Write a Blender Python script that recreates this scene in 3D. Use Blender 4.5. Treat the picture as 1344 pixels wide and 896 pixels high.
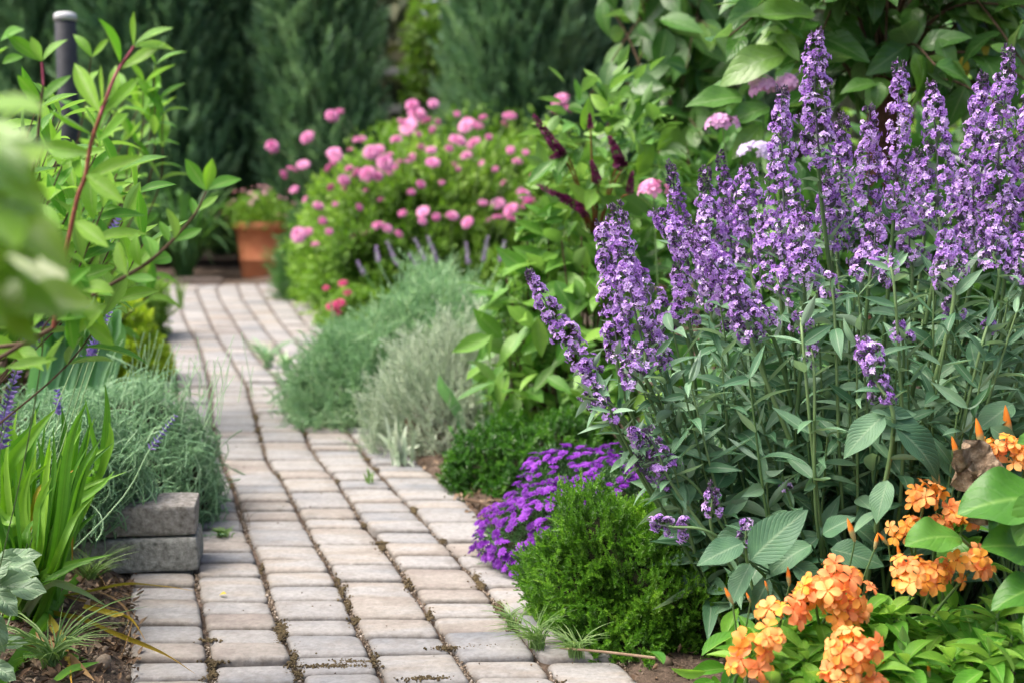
import bpy, math, random
import numpy as np
from math import radians as rad

# ------------------------------------------------------------------ camera, light, exposure
for o in list(bpy.data.objects):
    bpy.data.objects.remove(o)
sc = bpy.context.scene
COL = sc.collection
F = 1867.0                      # focal length in photo pixels (photo 1344 wide)
PITCH = math.atan2(229.0, F)
CAM = np.array((0.0, 0.0, 1.0))
cam_d = bpy.data.cameras.new('camera')
cam = bpy.data.objects.new('camera', cam_d)
COL.objects.link(cam)
cam.location = CAM
cam.rotation_euler = (math.pi / 2 - PITCH, 0, 0)
cam_d.sensor_width = 36.0
cam_d.lens = 36.0 * F / 1344.0
cam_d.clip_start = 0.05
cam_d.clip_end = 500
cam_d.dof.use_dof = True
cam_d.dof.focus_distance = 2.85
cam_d.dof.aperture_fstop = 3.0
cam_d.dof.aperture_blades = 9
sc.camera = cam

SUN_EL, SUN_AZ = rad(58), rad(-98)      # azimuth measured from +Y towards +X: from the left
w = bpy.data.worlds.new('World')
sc.world = w
w.use_nodes = True
nt = w.node_tree
bg = nt.nodes['Background']
sky = nt.nodes.new('ShaderNodeTexSky')
sky.sky_type = 'NISHITA'
sky.sun_disc = False
sky.sun_elevation = SUN_EL
sky.sun_rotation = SUN_AZ
sky.air_density = 0.7
sky.dust_density = 7.0
sky.ozone_density = 0.3
nt.links.new(sky.outputs[0], bg.inputs[0])
bg.inputs[1].default_value = 0.15
sun_d = bpy.data.lights.new('sun', 'SUN')
sun = bpy.data.objects.new('sun', sun_d)
COL.objects.link(sun)
sun_d.energy = 1.7
sun_d.angle = rad(50)
sun_d.color = (1.0, 0.98, 0.945)
sdir = (math.sin(SUN_AZ) * math.cos(SUN_EL), math.cos(SUN_AZ) * math.cos(SUN_EL), math.sin(SUN_EL))
import mathutils
sun.rotation_euler = mathutils.Vector(sdir).to_track_quat('Z', 'Y').to_euler()
sun.location = (0, 0, 20)
sc.view_settings.view_transform = 'Standard'
sc.view_settings.look = 'None'
sc.view_settings.gamma = 1.0
sc.view_settings.exposure = 1.18
sc.render.engine = 'CYCLES'
cy = sc.cycles
cy.max_bounces = 5
cy.diffuse_bounces = 2
cy.glossy_bounces = 2
cy.transmission_bounces = 4
cy.transparent_max_bounces = 4
cy.use_denoising = True
cy.sample_clamp_indirect = 6.0

# ------------------------------------------------------------------ helpers
RNG = np.random.default_rng(7)
V = lambda *a: np.array(a, float)

def nrm(a):
    a = np.asarray(a, float)
    return a / np.maximum(np.linalg.norm(a, axis=-1, keepdims=True), 1e-9)

cp, sp_ = math.cos(PITCH), math.sin(PITCH)
def ray(u, v):
    a, b = (u - 672.0) / F, (448.0 - v) / F
    return V(a, cp + b * sp_, -sp_ + b * cp)
def P(u, v, Y):                      # point of the place seen at photo pixel (u, v) at distance Y
    d = ray(u, v)
    return CAM + d * (Y / d[1])
def proj(p):
    q = np.asarray(p, float) - CAM; k = q[..., 1] * cp - q[..., 2] * sp_
    return 672 + F * q[..., 0] / k, 448 - F * (q[..., 1] * sp_ + q[..., 2] * cp) / k
def G(u, v, z=0.0):                  # the same, on the ground
    d = ray(u, v)
    return CAM + d * ((z - 1.0) / d[2])

class Lump:                          # smooth lumpiness from a few sines
    def __init__(s, seed, freq=4.0, n=9):
        r = np.random.default_rng(seed)
        s.w = nrm(r.normal(size=(n, 3))) * freq * r.uniform(0.5, 1.9, (n, 1))
        s.p = r.uniform(0, 6.28, n)
        s.a = 1.0 / np.sqrt(n)
    def __call__(s, p):
        return (np.sin(np.asarray(p) @ s.w.T + s.p)).sum(-1) * s.a

LOC = {}
def tag(o, label=None, cat=None, group=None, kind=None):
    if label: o['label'] = label
    if cat: o['category'] = cat
    if group: o['group'] = group
    if kind: o['kind'] = kind
    return o
def thing(name, label, cat, loc=(0, 0, 0), group=None):
    o = bpy.data.objects.new(name, None)
    COL.objects.link(o)
    o.empty_display_size = 0.1
    o.location = loc
    LOC[o.name] = np.array(loc, float)
    return tag(o, label, cat, group)
def root_loc(o):
    while o.parent is not None:
        o = o.parent
    return LOC.get(o.name, np.zeros(3))

class MB:
    def __init__(s):
        s.v, s.q, s.t, s.lv, s.var, s.n = [], [], [], [], [], 0
    def add(s, v, q=None, t=None, lv=None, var=None):
        v = np.asarray(v, float).reshape(-1, 3)
        k = len(v)
        s.v.append(v)
        if q is not None and len(q): s.q.append(np.asarray(q, np.int64).reshape(-1, 4) + s.n)
        if t is not None and len(t): s.t.append(np.asarray(t, np.int64).reshape(-1, 3) + s.n)
        s.lv.append(np.zeros((k, 3)) if lv is None else np.asarray(lv, float).reshape(-1, 3))
        s.var.append(np.broadcast_to(np.asarray(0.5 if var is None else var, float), (k,)).copy())
        s.n += k
        return s
    def build(s, name, mat, parent=None, smooth=True):
        v = np.concatenate(s.v)
        if parent is not None:
            v = v - root_loc(parent)
        me = data = bpy.data.meshes.new(name)
        q = np.concatenate(s.q) if s.q else np.zeros((0, 4), np.int64)
        t = np.concatenate(s.t) if s.t else np.zeros((0, 3), np.int64)
        loops = np.concatenate([q.ravel(), t.ravel()]).astype(np.int32)
        tot = np.concatenate([np.full(len(q), 4), np.full(len(t), 3)]).astype(np.int32)
        st = np.concatenate([[0], np.cumsum(tot)[:-1]]).astype(np.int32)
        me.vertices.add(len(v)); me.vertices.foreach_set('co', v.astype(np.float32).ravel())
        me.loops.add(len(loops)); me.loops.foreach_set('vertex_index', loops)
        me.polygons.add(len(tot)); me.polygons.foreach_set('loop_start', st); me.polygons.foreach_set('loop_total', tot)
        me.polygons.foreach_set('use_smooth', np.full(len(tot), smooth))
        me.update(calc_edges=True)
        a = me.attributes.new('var', 'FLOAT', 'POINT'); a.data.foreach_set('value', np.concatenate(s.var).astype(np.float32))
        a = me.attributes.new('lv', 'FLOAT_VECTOR', 'POINT'); a.data.foreach_set('vector', np.concatenate(s.lv).astype(np.float32).ravel())
        me.materials.append(mat)
        o = bpy.data.objects.new(name, me)
        COL.objects.link(o)
        if parent is not None:
            o.parent = parent
        return o

def frames(y, z):
    y = nrm(y); x = nrm(np.cross(y, z)); z = np.cross(x, y)
    return np.stack([x, y, z], axis=-2)          # rows: local x, y, z axes

def scatter(mb, T, pos, ydir, zup, scale, wscale=None, var=None):
    """copies of template T: local y along ydir, local z towards zup"""
    pos = np.asarray(pos, float).reshape(-1, 3); n = len(pos)
    if n == 0: return
    fr = frames(np.broadcast_to(ydir, (n, 3)), np.broadcast_to(zup, (n, 3)))
    sc_ = np.broadcast_to(np.asarray(scale, float), (n,))
    ws = sc_ if wscale is None else sc_ * np.broadcast_to(np.asarray(wscale, float), (n,))
    tv = T['v']
    loc = np.stack([tv[None, :, 0] * ws[:, None], tv[None, :, 1] * sc_[:, None], tv[None, :, 2] * sc_[:, None]], -1)
    vv = loc @ fr + pos[:, None, :]
    m = len(tv); off = (np.arange(n) * m)[:, None, None]
    var = RNG.uniform(0, 1, n) if var is None else np.broadcast_to(np.asarray(var, float), (n,))
    q = (T['q'][None] + off).reshape(-1, 4) if len(T['q']) else None
    t = (T['t'][None] + off).reshape(-1, 3) if len(T['t']) else None
    lv = np.broadcast_to(T['lv'][None], (n, m, 3)).reshape(-1, 3)
    vr = np.repeat(var, m)
    if 'dv' in T: vr = np.clip(vr + np.tile(T['dv'], n), 0, 1)
    mb.add(vv.reshape(-1, 3), q, t, lv, vr)

def tmpl(mb, dv=None):
    T = dict(v=np.concatenate(mb.v), q=np.concatenate(mb.q) if mb.q else np.zeros((0, 4), int),
             t=np.concatenate(mb.t) if mb.t else np.zeros((0, 3), int), lv=np.concatenate(mb.lv))
    T['dv'] = np.concatenate(mb.var) - 0.5
    return T

def leaf_T(nl=7, peak=0.45, tipp=1.0, width=0.36, fold=0.18, bend=0.25, twist=0.0, wave=0.0, nw=2, base=0.03):
    """leaf of length 1 along +y; peak = where it is widest"""
    vs, lv = [], []
    for i in range(nl + 1):
        t = i / nl
        e = math.log(0.5) / math.log(peak)
        p = math.sin(math.pi * min(1, t ** e)) ** (0.8 if t < peak else tipp)
        wd = width * 0.5 * max(p, base if i == 0 else (0.012 if i == nl else 0.05))
        ang = bend * t
        y = math.sin(ang) / bend if abs(bend) > 1e-4 else t
        z0 = -(1 - math.cos(ang)) / bend if abs(bend) > 1e-4 else 0
        for j in range(-nw, nw + 1):
            a = j / nw
            tw = twist * t
            x = wd * a
            z = fold * wd * 2 * abs(a) ** 1.3 + wave * wd * math.sin(t * 11 + 2 * a) * abs(a)
            vs.append((x * math.cos(tw) - z * math.sin(tw), y, z0 + z * math.cos(tw) + x * math.sin(tw)))
            lv.append((a, t, wd))
    k = 2 * nw + 1
    q = [(i * k + j, i * k + j + 1, (i + 1) * k + j + 1, (i + 1) * k + j) for i in range(nl) for j in range(2 * nw)]
    return dict(v=V(*vs), q=np.array(q), t=np.zeros((0, 3), int), lv=V(*lv))

def kite(width=0.4, fold=0.1):
    return dict(v=V((0, 0, 0), (width / 2, .45, fold), (0, 1, 0), (-width / 2, .45, fold)), q=np.array([[0, 1, 2, 3]]),
                t=np.zeros((0, 3), int), lv=V((0, 0, 0), (1, .45, 0), (0, 1, 0), (-1, .45, 0)))

def tubes(mb, Pn, R, sides=4, var=None):
    Pn = np.asarray(Pn, float)
    if Pn.ndim == 2: Pn = Pn[None]
    N, K, _ = Pn.shape
    R = np.broadcast_to(np.asarray(R, float), (N, K))
    tg = nrm(np.gradient(Pn, axis=1))
    ref = np.broadcast_to(nrm(V(0.37, 0.9, 0.21)), tg.shape)
    a = nrm(np.cross(tg, ref)); b = np.cross(tg, a)
    th = np.arange(sides) * 2 * math.pi / sides
    vv = Pn[:, :, None] + R[:, :, None, None] * (a[:, :, None] * np.cos(th)[:, None] + b[:, :, None] * np.sin(th)[:, None])
    idx = np.arange(N * K * sides).reshape(N, K, sides)
    q = np.stack([idx[:, :-1], np.roll(idx, -1, 2)[:, :-1], np.roll(idx, -1, 2)[:, 1:], idx[:, 1:]], -1).reshape(-1, 4)
    t = np.broadcast_to(np.linspace(0, 1, K)[None, :, None], (N, K, sides))
    aa = np.broadcast_to(np.cos(th)[None, None], (N, K, sides))
    lv = np.stack([aa, t, np.zeros_like(t)], -1)
    var = RNG.uniform(0, 1, N) if var is None else np.broadcast_to(np.asarray(var, float), (N,))
    mb.add(vv.reshape(-1, 3), q, None, lv.reshape(-1, 3), np.repeat(var, K * sides))

def ribbons(mb, Pn, W, face, fold=0.25, var=None):
    """flat blades along polylines; face = direction the upper side looks to"""
    Pn = np.asarray(Pn, float)
    if Pn.ndim == 2: Pn = Pn[None]
    N, K, _ = Pn.shape
    W = np.broadcast_to(np.asarray(W, float), (N, K))
    tg = nrm(np.gradient(Pn, axis=1))
    face = np.asarray(face, float)
    if face.ndim == 2: face = face[:, None, :]
    s = nrm(np.cross(tg, np.broadcast_to(face, tg.shape))); nn = np.cross(s, tg)
    js = V(-1, -.5, 0, .5, 1)
    vv = Pn[:, :, None] + s[:, :, None] * (js[:, None] * W[:, :, None, None] * .5) + nn[:, :, None] * (np.abs(js)[:, None] * W[:, :, None, None] * fold)
    idx = np.arange(N * K * 5).reshape(N, K, 5)
    q = np.stack([idx[:, :-1, :-1], idx[:, :-1, 1:], idx[:, 1:, 1:], idx[:, 1:, :-1]], -1).reshape(-1, 4)
    t = np.broadcast_to(np.linspace(0, 1, K)[None, :, None], (N, K, 5))
    lv = np.stack([np.broadcast_to(js, (N, K, 5)), t, np.zeros_like(t)], -1)
    var = RNG.uniform(0, 1, N) if var is None else np.broadcast_to(np.asarray(var, float), (N,))
    mb.add(vv.reshape(-1, 3), q, None, lv.reshape(-1, 3), np.repeat(var, K * 5))

def spline(pts, n=14):
    pts = np.asarray(pts, float)
    if len(pts) == 2: return np.linspace(pts[0], pts[1], n)
    p = np.concatenate([[2 * pts[0] - pts[1]], pts, [2 * pts[-1] - pts[-2]]])
    out = []
    m = len(pts) - 1
    for s in np.linspace(0, m, n):
        i = min(int(s), m - 1); t = s - i
        a, b, c, d = p[i], p[i + 1], p[i + 2], p[i + 3]
        out.append(0.5 * ((2 * b) + (-a + c) * t + (2 * a - 5 * b + 4 * c - d) * t * t + (-a + 3 * b - 3 * c + d) * t ** 3))
    return np.array(out)

def bez(p0, p1, p2, K=8):
    """many quadratic curves at once: (N,3) each"""
    t = np.linspace(0, 1, K)[None, :, None]
    p0, p1, p2 = (np.asarray(x, float)[:, None] for x in (p0, p1, p2))
    return (1 - t) ** 2 * p0 + 2 * t * (1 - t) * p1 + t * t * p2

def rdir(n, zmin=-1.0, rng=None):
    rng = rng or RNG
    z = rng.uniform(zmin, 1, n); a = rng.uniform(0, 2 * math.pi, n); r = np.sqrt(1 - z * z)
    return np.stack([r * np.cos(a), r * np.sin(a), z], -1)

def dome(c, ax, n, seed, amp=0.13, freq=4.5, shell=(0.8, 1.0), zmin=-0.05, power=2.0):
    """points through the outer shell of a lumpy dome with centre c and half-axes ax -> points, outward normals, depth 0..1"""
    d = rdir(n, zmin)
    L = Lump(seed, freq); L2 = Lump(seed + 50, freq * 3.3)
    r = 1 + amp * L(d) + amp * 0.4 * L2(d)
    s = shell[0] + (shell[1] - shell[0]) * RNG.uniform(0, 1, n) ** (1 / power)
    p = np.asarray(c) + d * np.asarray(ax) * (r * s)[:, None]
    return p, nrm(d / np.asarray(ax)), (s - shell[0]) / max(1e-6, shell[1] - shell[0])

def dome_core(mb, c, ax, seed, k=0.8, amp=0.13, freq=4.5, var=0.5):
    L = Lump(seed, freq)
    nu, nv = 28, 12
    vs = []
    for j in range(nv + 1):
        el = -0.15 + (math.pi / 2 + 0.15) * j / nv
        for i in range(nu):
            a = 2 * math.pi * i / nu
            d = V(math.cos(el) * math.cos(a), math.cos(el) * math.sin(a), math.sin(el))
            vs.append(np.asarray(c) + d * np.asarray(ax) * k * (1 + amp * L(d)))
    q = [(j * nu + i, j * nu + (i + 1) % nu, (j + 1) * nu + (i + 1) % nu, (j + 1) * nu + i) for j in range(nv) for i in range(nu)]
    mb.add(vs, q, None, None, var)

def sprig_T(n=14, stem=1.0, ll=0.25, lw=0.45, ang=55, tipang=20, stem_r=0.012, fold=0.06, seed=0, opposite=False, curve=0.15):
    """a shoot along +y of length `stem` with n small leaves"""
    r = np.random.default_rng(seed)
    mb = MB()
    tt = np.linspace(0, 1, 5)
    pts = np.stack([0 * tt, tt * stem, -curve * tt ** 2 * stem], -1)
    tubes(mb, pts, stem_r * (1 - 0.7 * tt), 3, 0.35)
    K = kite(lw, fold)
    for i in range(n):
        t = (i + 1) / n
        if opposite:
            t = (i // 2 + 1) / (n / 2.0); az = (i % 2) * math.pi + (i // 2) * math.pi / 2 + r.uniform(-.3, .3)
        else:
            az = i * 2.4 + r.uniform(-.4, .4)
        a = rad(ang + (tipang - ang) * t ** 2 + r.uniform(-10, 10))
        d = V(math.sin(a) * math.cos(az), math.cos(a), math.sin(a) * math.sin(az))
        p = V(0, t * stem * 0.98, -curve * t * t * stem)
        scatter(mb, K, p, d, V(0, 1, 0.001) if a > 0.4 else V(math.cos(az + 1.57), 0.1, math.sin(az + 1.57)), ll * r.uniform(.75, 1.15) * (1 - .3 * t ** 3), var=0.5 + r.uniform(-.14, .14) + 0.12 * (t - .5))
    return tmpl(mb)

# ------------------------------------------------------------------ materials
def new_mat(name):
    m = bpy.data.materials.new(name); m.use_nodes = True
    n = m.node_tree.nodes; b = n['Principled BSDF']
    return m, m.node_tree, n, m.node_tree.links, b
def node(n, typ, **kw):
    x = n.new(typ)
    for k, v in kw.items():
        setattr(x, k, v)
    return x
def math_n(nt, op, a, b=None, c=None):
    x = nt.nodes.new('ShaderNodeMath'); x.operation = op
    for i, v in enumerate((a, b, c)):
        if v is None: continue
        if isinstance(v, (int, float)): x.inputs[i].default_value = v
        else: nt.links.new(v, x.inputs[i])
    return x.outputs[0]
def mixc(nt, fac, a, b, mode='MIX'):
    x = nt.nodes.new('ShaderNodeMix'); x.data_type = 'RGBA'; x.blend_type = mode
    for sock, v in ((x.inputs[0], fac), (x.inputs[6], a), (x.inputs[7], b)):
        if isinstance(v, (int, float)): sock.default_value = v
        elif isinstance(v, tuple): sock.default_value = (*v, 1) if len(v) == 3 else v
        else: nt.links.new(v, sock)
    return x.outputs[2]
def ramp(nt, fac, stops, interp='LINEAR'):
    r = nt.nodes.new('ShaderNodeValToRGB'); r.color_ramp.interpolation = interp
    e = r.color_ramp.elements
    while len(e) < len(stops): e.new(0.5)
    for x, (p, c) in zip(e, stops):
        x.position = p; x.color = (*c, 1)
    nt.links.new(fac, r.inputs[0])
    return r.outputs[0]
def noise(nt, scale, detail=3, rough=0.6, vec=None, dim='3D'):
    x = nt.nodes.new('ShaderNodeTexNoise'); x.inputs['Scale'].default_value = scale
    x.inputs['Detail'].default_value = detail; x.inputs['Roughness'].default_value = rough
    if vec is None:
        tc = nt.nodes.new('ShaderNodeTexCoord'); vec = tc.outputs['Object']
    nt.links.new(vec, x.inputs['Vector'])
    return x.outputs['Fac']

def leaf_mat(name, stops, rough=0.5, trans=0.28, rib=None, veins=0.0, nveins=9, tint=(1.15, 1.25, 0.6), spec=0.4, under=None, mottle=0.25, tipc=None, bump=0.25, tpow=3.0):
    """stops: colours over the leaf's own random value; rib: midrib colour"""
    m, nt, n, L, b = new_mat(name)
    at = node(n, 'ShaderNodeAttribute', attribute_name='var'); lv = node(n, 'ShaderNodeAttribute', attribute_name='lv')
    sx = n.new('ShaderNodeSeparateXYZ'); L.new(lv.outputs['Vector'], sx.inputs[0])
    across = math_n(nt, 'ABSOLUTE', sx.outputs[0]); along = sx.outputs[1]
    col = ramp(nt, at.outputs['Fac'], stops)
    if mottle:
        nz = noise(nt, 45, 3)
        col = mixc(nt, math_n(nt, 'MULTIPLY', math_n(nt, 'SUBTRACT', nz, 0.42), mottle * 2.0), col, (1.0, 1.0, 0.55), 'OVERLAY')
    if tipc is not None:
        if tpow < 0:
            tf = math_n(nt, 'MULTIPLY_ADD', math_n(nt, 'ADD', along, math_n(nt, 'MULTIPLY', noise(nt, 150, 2), .2)), 7.0, tpow); tf.node.use_clamp = True
        else:
            tf = math_n(nt, 'POWER', along, tpow)
        col = mixc(nt, tf, col, tipc)
    hb = None
    if veins:
        ph = math_n(nt, 'ADD', math_n(nt, 'MULTIPLY', along, nveins * 6.283), math_n(nt, 'MULTIPLY', across, -nveins * 2.2))
        ph = math_n(nt, 'ADD', ph, math_n(nt, 'MULTIPLY', noise(nt, 38, 3), 5.0))
        sw = math_n(nt, 'POWER', math_n(nt, 'MULTIPLY_ADD', math_n(nt, 'SINE', ph), 0.5, 0.5), 6.0)
        hb = sw
        col = mixc(nt, math_n(nt, 'MULTIPLY', sw, veins), col, mixc(nt, 0.5, col, (0.30, 0.42, 0.22)))
    if rib is not None:
        rm = math_n(nt, 'SUBTRACT', 1.0, math_n(nt, 'SMOOTH_MIN', math_n(nt, 'MULTIPLY', across, 9.0), 1.0, 0.2))
        rm.node.use_clamp = True
        col = mixc(nt, math_n(nt, 'MULTIPLY', rm, 0.75), col, rib)
    gm = n.new('ShaderNodeNewGeometry')
    if under is not None:
        col = mixc(nt, gm.outputs['Backfacing'], col, mixc(nt, 0.6, col, under))
    L.new(col, b.inputs['Base Color'])
    rn = noise(nt, 30, 2)
    L.new(math_n(nt, 'MULTIPLY_ADD', rn, 0.3, rough - 0.15), b.inputs['Roughness'])
    b.inputs['Specular IOR Level'].default_value = spec
    if bump:
        bp = n.new('ShaderNodeBump'); bp.inputs['Strength'].default_value = bump; bp.inputs['Distance'].default_value = 0.002
        h = noise(nt, 120, 2)
        if hb is not None: h = math_n(nt, 'ADD', h, math_n(nt, 'MULTIPLY', hb, -1.2))
        L.new(h, bp.inputs['Height']); L.new(bp.outputs[0], b.inputs['Normal'])
    tr = n.new('ShaderNodeBsdfTranslucent')
    L.new(mixc(nt, 1.0, col, tint, 'MULTIPLY'), tr.inputs[0])
    mx = n.new('ShaderNodeMixShader'); mx.inputs[0].default_value = trans
    L.new(b.outputs[0], mx.inputs[1]); L.new(tr.outputs[0], mx.inputs[2])
    L.new(mx.outputs[0], n['Material Output'].inputs[0])
    return m

def solid_mat(name, stops, rough=0.8, nscale=20, bump=0.4, bdist=0.004, spec=0.3, byvar=False, detail=6, extra=None):
    m, nt, n, L, b = new_mat(name)
    nz = noise(nt, nscale, detail)
    f = nz
    if byvar:
        at = node(n, 'ShaderNodeAttribute', attribute_name='var')
        f = math_n(nt, 'ADD', math_n(nt, 'MULTIPLY', nz, 0.4), math_n(nt, 'MULTIPLY', at.outputs['Fac'], 0.6))
    col = ramp(nt, f, stops)
    if extra: col = extra(nt, col)
    L.new(col, b.inputs['Base Color'])
    b.inputs['Roughness'].default_value = rough
    b.inputs['Specular IOR Level'].default_value = spec
    bp = n.new('ShaderNodeBump'); bp.inputs['Strength'].default_value = bump; bp.inputs['Distance'].default_value = bdist
    L.new(noise(nt, nscale * 3, 5), bp.inputs['Height']); L.new(bp.outputs[0], b.inputs['Normal'])
    return m

M = {}
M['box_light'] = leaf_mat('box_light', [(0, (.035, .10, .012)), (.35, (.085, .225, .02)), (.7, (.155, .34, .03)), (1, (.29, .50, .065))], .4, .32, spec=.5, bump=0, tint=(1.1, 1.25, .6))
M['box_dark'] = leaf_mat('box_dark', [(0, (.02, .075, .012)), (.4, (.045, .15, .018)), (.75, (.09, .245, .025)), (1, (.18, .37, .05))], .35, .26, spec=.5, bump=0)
M['chartreuse'] = leaf_mat('chartreuse', [(0, (.17, .31, .02)), (.6, (.37, .52, .03)), (1, (.56, .66, .06))], .45, .34, bump=0)
M['sage'] = leaf_mat('sage', [(0, (.12, .255, .12)), (.5, (.25, .44, .25)), (1, (.47, .66, .43))], .7, .25, bump=0, tint=(1.1, 1.2, .8), spec=.25)
M['sage_deep'] = leaf_mat('sage_deep', [(0, (.13, .28, .14)), (.5, (.27, .46, .25)), (1, (.52, .68, .45))], .65, .25, bump=0, tint=(1.1, 1.2, .8), spec=.3)
M['silver'] = leaf_mat('silver', [(0, (.26, .36, .24)), (.5, (.46, .56, .42)), (1, (.70, .77, .64))], .75, .22, bump=0, tint=(1.05, 1.1, .9), spec=.25)
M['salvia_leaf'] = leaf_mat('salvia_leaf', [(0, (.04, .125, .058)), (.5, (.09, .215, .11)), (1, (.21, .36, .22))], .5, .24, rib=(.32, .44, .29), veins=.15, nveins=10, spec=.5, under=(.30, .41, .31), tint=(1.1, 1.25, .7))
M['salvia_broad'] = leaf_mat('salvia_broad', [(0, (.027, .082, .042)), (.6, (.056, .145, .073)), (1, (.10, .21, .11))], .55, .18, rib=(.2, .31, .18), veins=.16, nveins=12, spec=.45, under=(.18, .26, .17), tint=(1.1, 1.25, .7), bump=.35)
M['salvia_stem'] = leaf_mat('salvia_stem', [(0, (.085, .165, .055)), (1, (.17, .27, .11))], .6, .1, bump=0)
M['glossy'] = leaf_mat('glossy', [(0, (.05, .19, .022)), (.5, (.115, .32, .035)), (1, (.25, .46, .06))], .46, .42, rib=(.3, .46, .13), veins=.12, nveins=8, spec=.3, under=(.26, .42, .15), tint=(1.15, 1.25, .5))
M['broad_green'] = leaf_mat('broad_green', [(0, (.032, .11, .022)), (.5, (.072, .195, .034)), (1, (.165, .31, .06))], .32, .33, rib=(.22, .35, .14), veins=.12, nveins=6, spec=.55, under=(.18, .3, .14), bump=.3)
M['big_leaf'] = leaf_mat('big_leaf', [(0, (.03, .115, .016)), (.5, (.055, .175, .022)), (1, (.10, .25, .035))], .4, .26, rib=(.17, .33, .07), veins=.05, nveins=6, spec=.4, under=(.14, .28, .09), bump=.22)
M['shrub_green'] = leaf_mat('shrub_green', [(0, (.045, .155, .022)), (.5, (.105, .275, .038)), (1, (.23, .41, .065))], .4, .34, rib=(.26, .42, .13), veins=.2, nveins=7, spec=.45, under=(.2, .34, .13))
M['pale_near'] = leaf_mat('pale_near', [(0, (.14, .30, .03)), (.6, (.26, .44, .05)), (.8, (.55, .62, .42)), (1, (.68, .72, .58))], .36, .4, rib=(.3, .42, .12), spec=.5)
M['strap'] = leaf_mat('strap', [(0, (.04, .14, .02)), (.5, (.105, .28, .03)), (1, (.23, .44, .05))], .4, .34, spec=.4, rib=(.2, .4, .06), tint=(1.1, 1.25, .4))
M['strap_pale'] = leaf_mat('strap_pale', [(0, (.12, .22, .12)), (1, (.26, .38, .22))], .4, .25, spec=.5)
M['strap_yellow'] = leaf_mat('strap_yellow', [(0, (.22, .22, .03)), (.6, (.42, .33, .03)), (1, (.30, .15, .03))], .5, .2, tipc=(.42, .22, .03))
M['strap_brown'] = leaf_mat('strap_brown', [(0, (.16, .09, .035)), (1, (.30, .19, .08))], .7, .1)
M['lobed'] = leaf_mat('lobed', [(0, (.06, .14, .06)), (1, (.17, .27, .16))], .5, .22, rib=(.3, .4, .26), veins=.25, nveins=6, spec=.45, bump=.5)
M['iris'] = leaf_mat('iris', [(0, (.13, .31, .15)), (1, (.24, .45, .24))], .5, .34, spec=.3, tint=(1.1, 1.25, .6))
M['pink_fol'] = leaf_mat('pink_fol', [(0, (.075, .17, .02)), (.5, (.16, .31, .04)), (1, (.29, .46, .08))], .5, .34, bump=0)
M['conifer'] = leaf_mat('conifer', [(0, (.05, .135, .075)), (.55, (.15, .29, .155)), (1, (.30, .47, .28))], .6, .25, bump=0, tint=(1.1, 1.2, .7))
M['dark_fol'] = leaf_mat('dark_fol', [(0, (.035, .105, .032)), (.6, (.08, .20, .055)), (1, (.15, .30, .085))], .5, .25, bump=0)
M['wood_far'] = leaf_mat('wood_far', [(0, (.05, .07, .034)), (.6, (.10, .12, .06)), (1, (.15, .15, .08))], .7, .2, bump=0)
M['grass'] = leaf_mat('grass', [(0, (.10, .20, .05)), (1, (.24, .36, .13))], .5, .3, bump=0)
M['lilac'] = leaf_mat('lilac', [(0, (.25, .10, .43)), (.3, (.47, .26, .69)), (.7, (.64, .44, .85)), (1, (.79, .64, .93))], .6, .34, tint=(1.08, .92, 1.08), bump=0, mottle=0, spec=.12)
M['calyx'] = leaf_mat('calyx', [(0, (.05, .035, .075)), (.45, (.12, .075, .15)), (.7, (.11, .12, .12)), (1, (.15, .22, .13))], .6, .15, tint=(1, 1, 1), bump=0, mottle=0)
M['aster'] = leaf_mat('aster', [(0, (.078, .006, .165)), (.5, (.15, .014, .30)), (1, (.285, .055, .49))], .55, .2, tint=(1.1, .7, 1.1), bump=0, mottle=0, spec=.2)
M['pink'] = leaf_mat('pink', [(0, (.62, .14, .38)), (.5, (.78, .30, .56)), (1, (.88, .50, .72))], .55, .3, tint=(1.1, .85, .98), bump=0, mottle=0)
M['phlox'] = leaf_mat('phlox', [(0, (.62, .26, .56)), (1, (.82, .52, .76))], .55, .3, tint=(1.1, .85, .98), bump=0, mottle=0)
M['magenta'] = leaf_mat('magenta', [(0, (.45, .02, .12)), (1, (.70, .06, .25))], .5, .25, tint=(1.1, .8, .9), bump=0, mottle=0)
M['pale_pink'] = leaf_mat('pale_pink', [(0, (.50, .24, .28)), (1, (.72, .46, .48))], .6, .25, tint=(1.1, .9, .9), bump=0, mottle=0)
M['pale_lilac'] = leaf_mat('pale_lilac', [(0, (.42, .34, .58)), (1, (.64, .56, .76))], .6, .25, tint=(1.1, .9, 1), bump=0, mottle=0)
M['burgundy'] = leaf_mat('burgundy', [(0, (.07, .008, .035)), (.5, (.17, .02, .10)), (1, (.32, .05, .20))], .5, .25, tint=(1.2, .6, .9), bump=0, mottle=0)
M['orange'] = leaf_mat('orange', [(0, (.93, .22, .04)), (.35, (.96, .37, .15)), (.65, (.97, .43, .05)), (1, (.97, .54, .24))], .55, .36, tint=(1.0, .82, .45), bump=.05, mottle=0, spec=.2)
M['bud'] = leaf_mat('bud', [(0, (.30, .31, .11)), (1, (.46, .37, .20))], .6, .2, tipc=(.93, .28, .035), bump=.3, tpow=-3.6, spec=.2)
M['blue_fl'] = leaf_mat('blue_fl', [(0, (.14, .10, .34)), (.5, (.25, .22, .55)), (1, (.45, .30, .62))], .5, .25, tint=(1, .9, 1.1), bump=0, mottle=0)
M['red'] = leaf_mat('red', [(0, (.62, .015, .01)), (1, (.75, .03, .015))], .4, .15, tint=(1, .7, .7), bump=0, mottle=0)
M['yellowleaf'] = leaf_mat('yellowleaf', [(0, (.45, .40, .04)), (1, (.62, .45, .06))], .5, .25)
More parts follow.
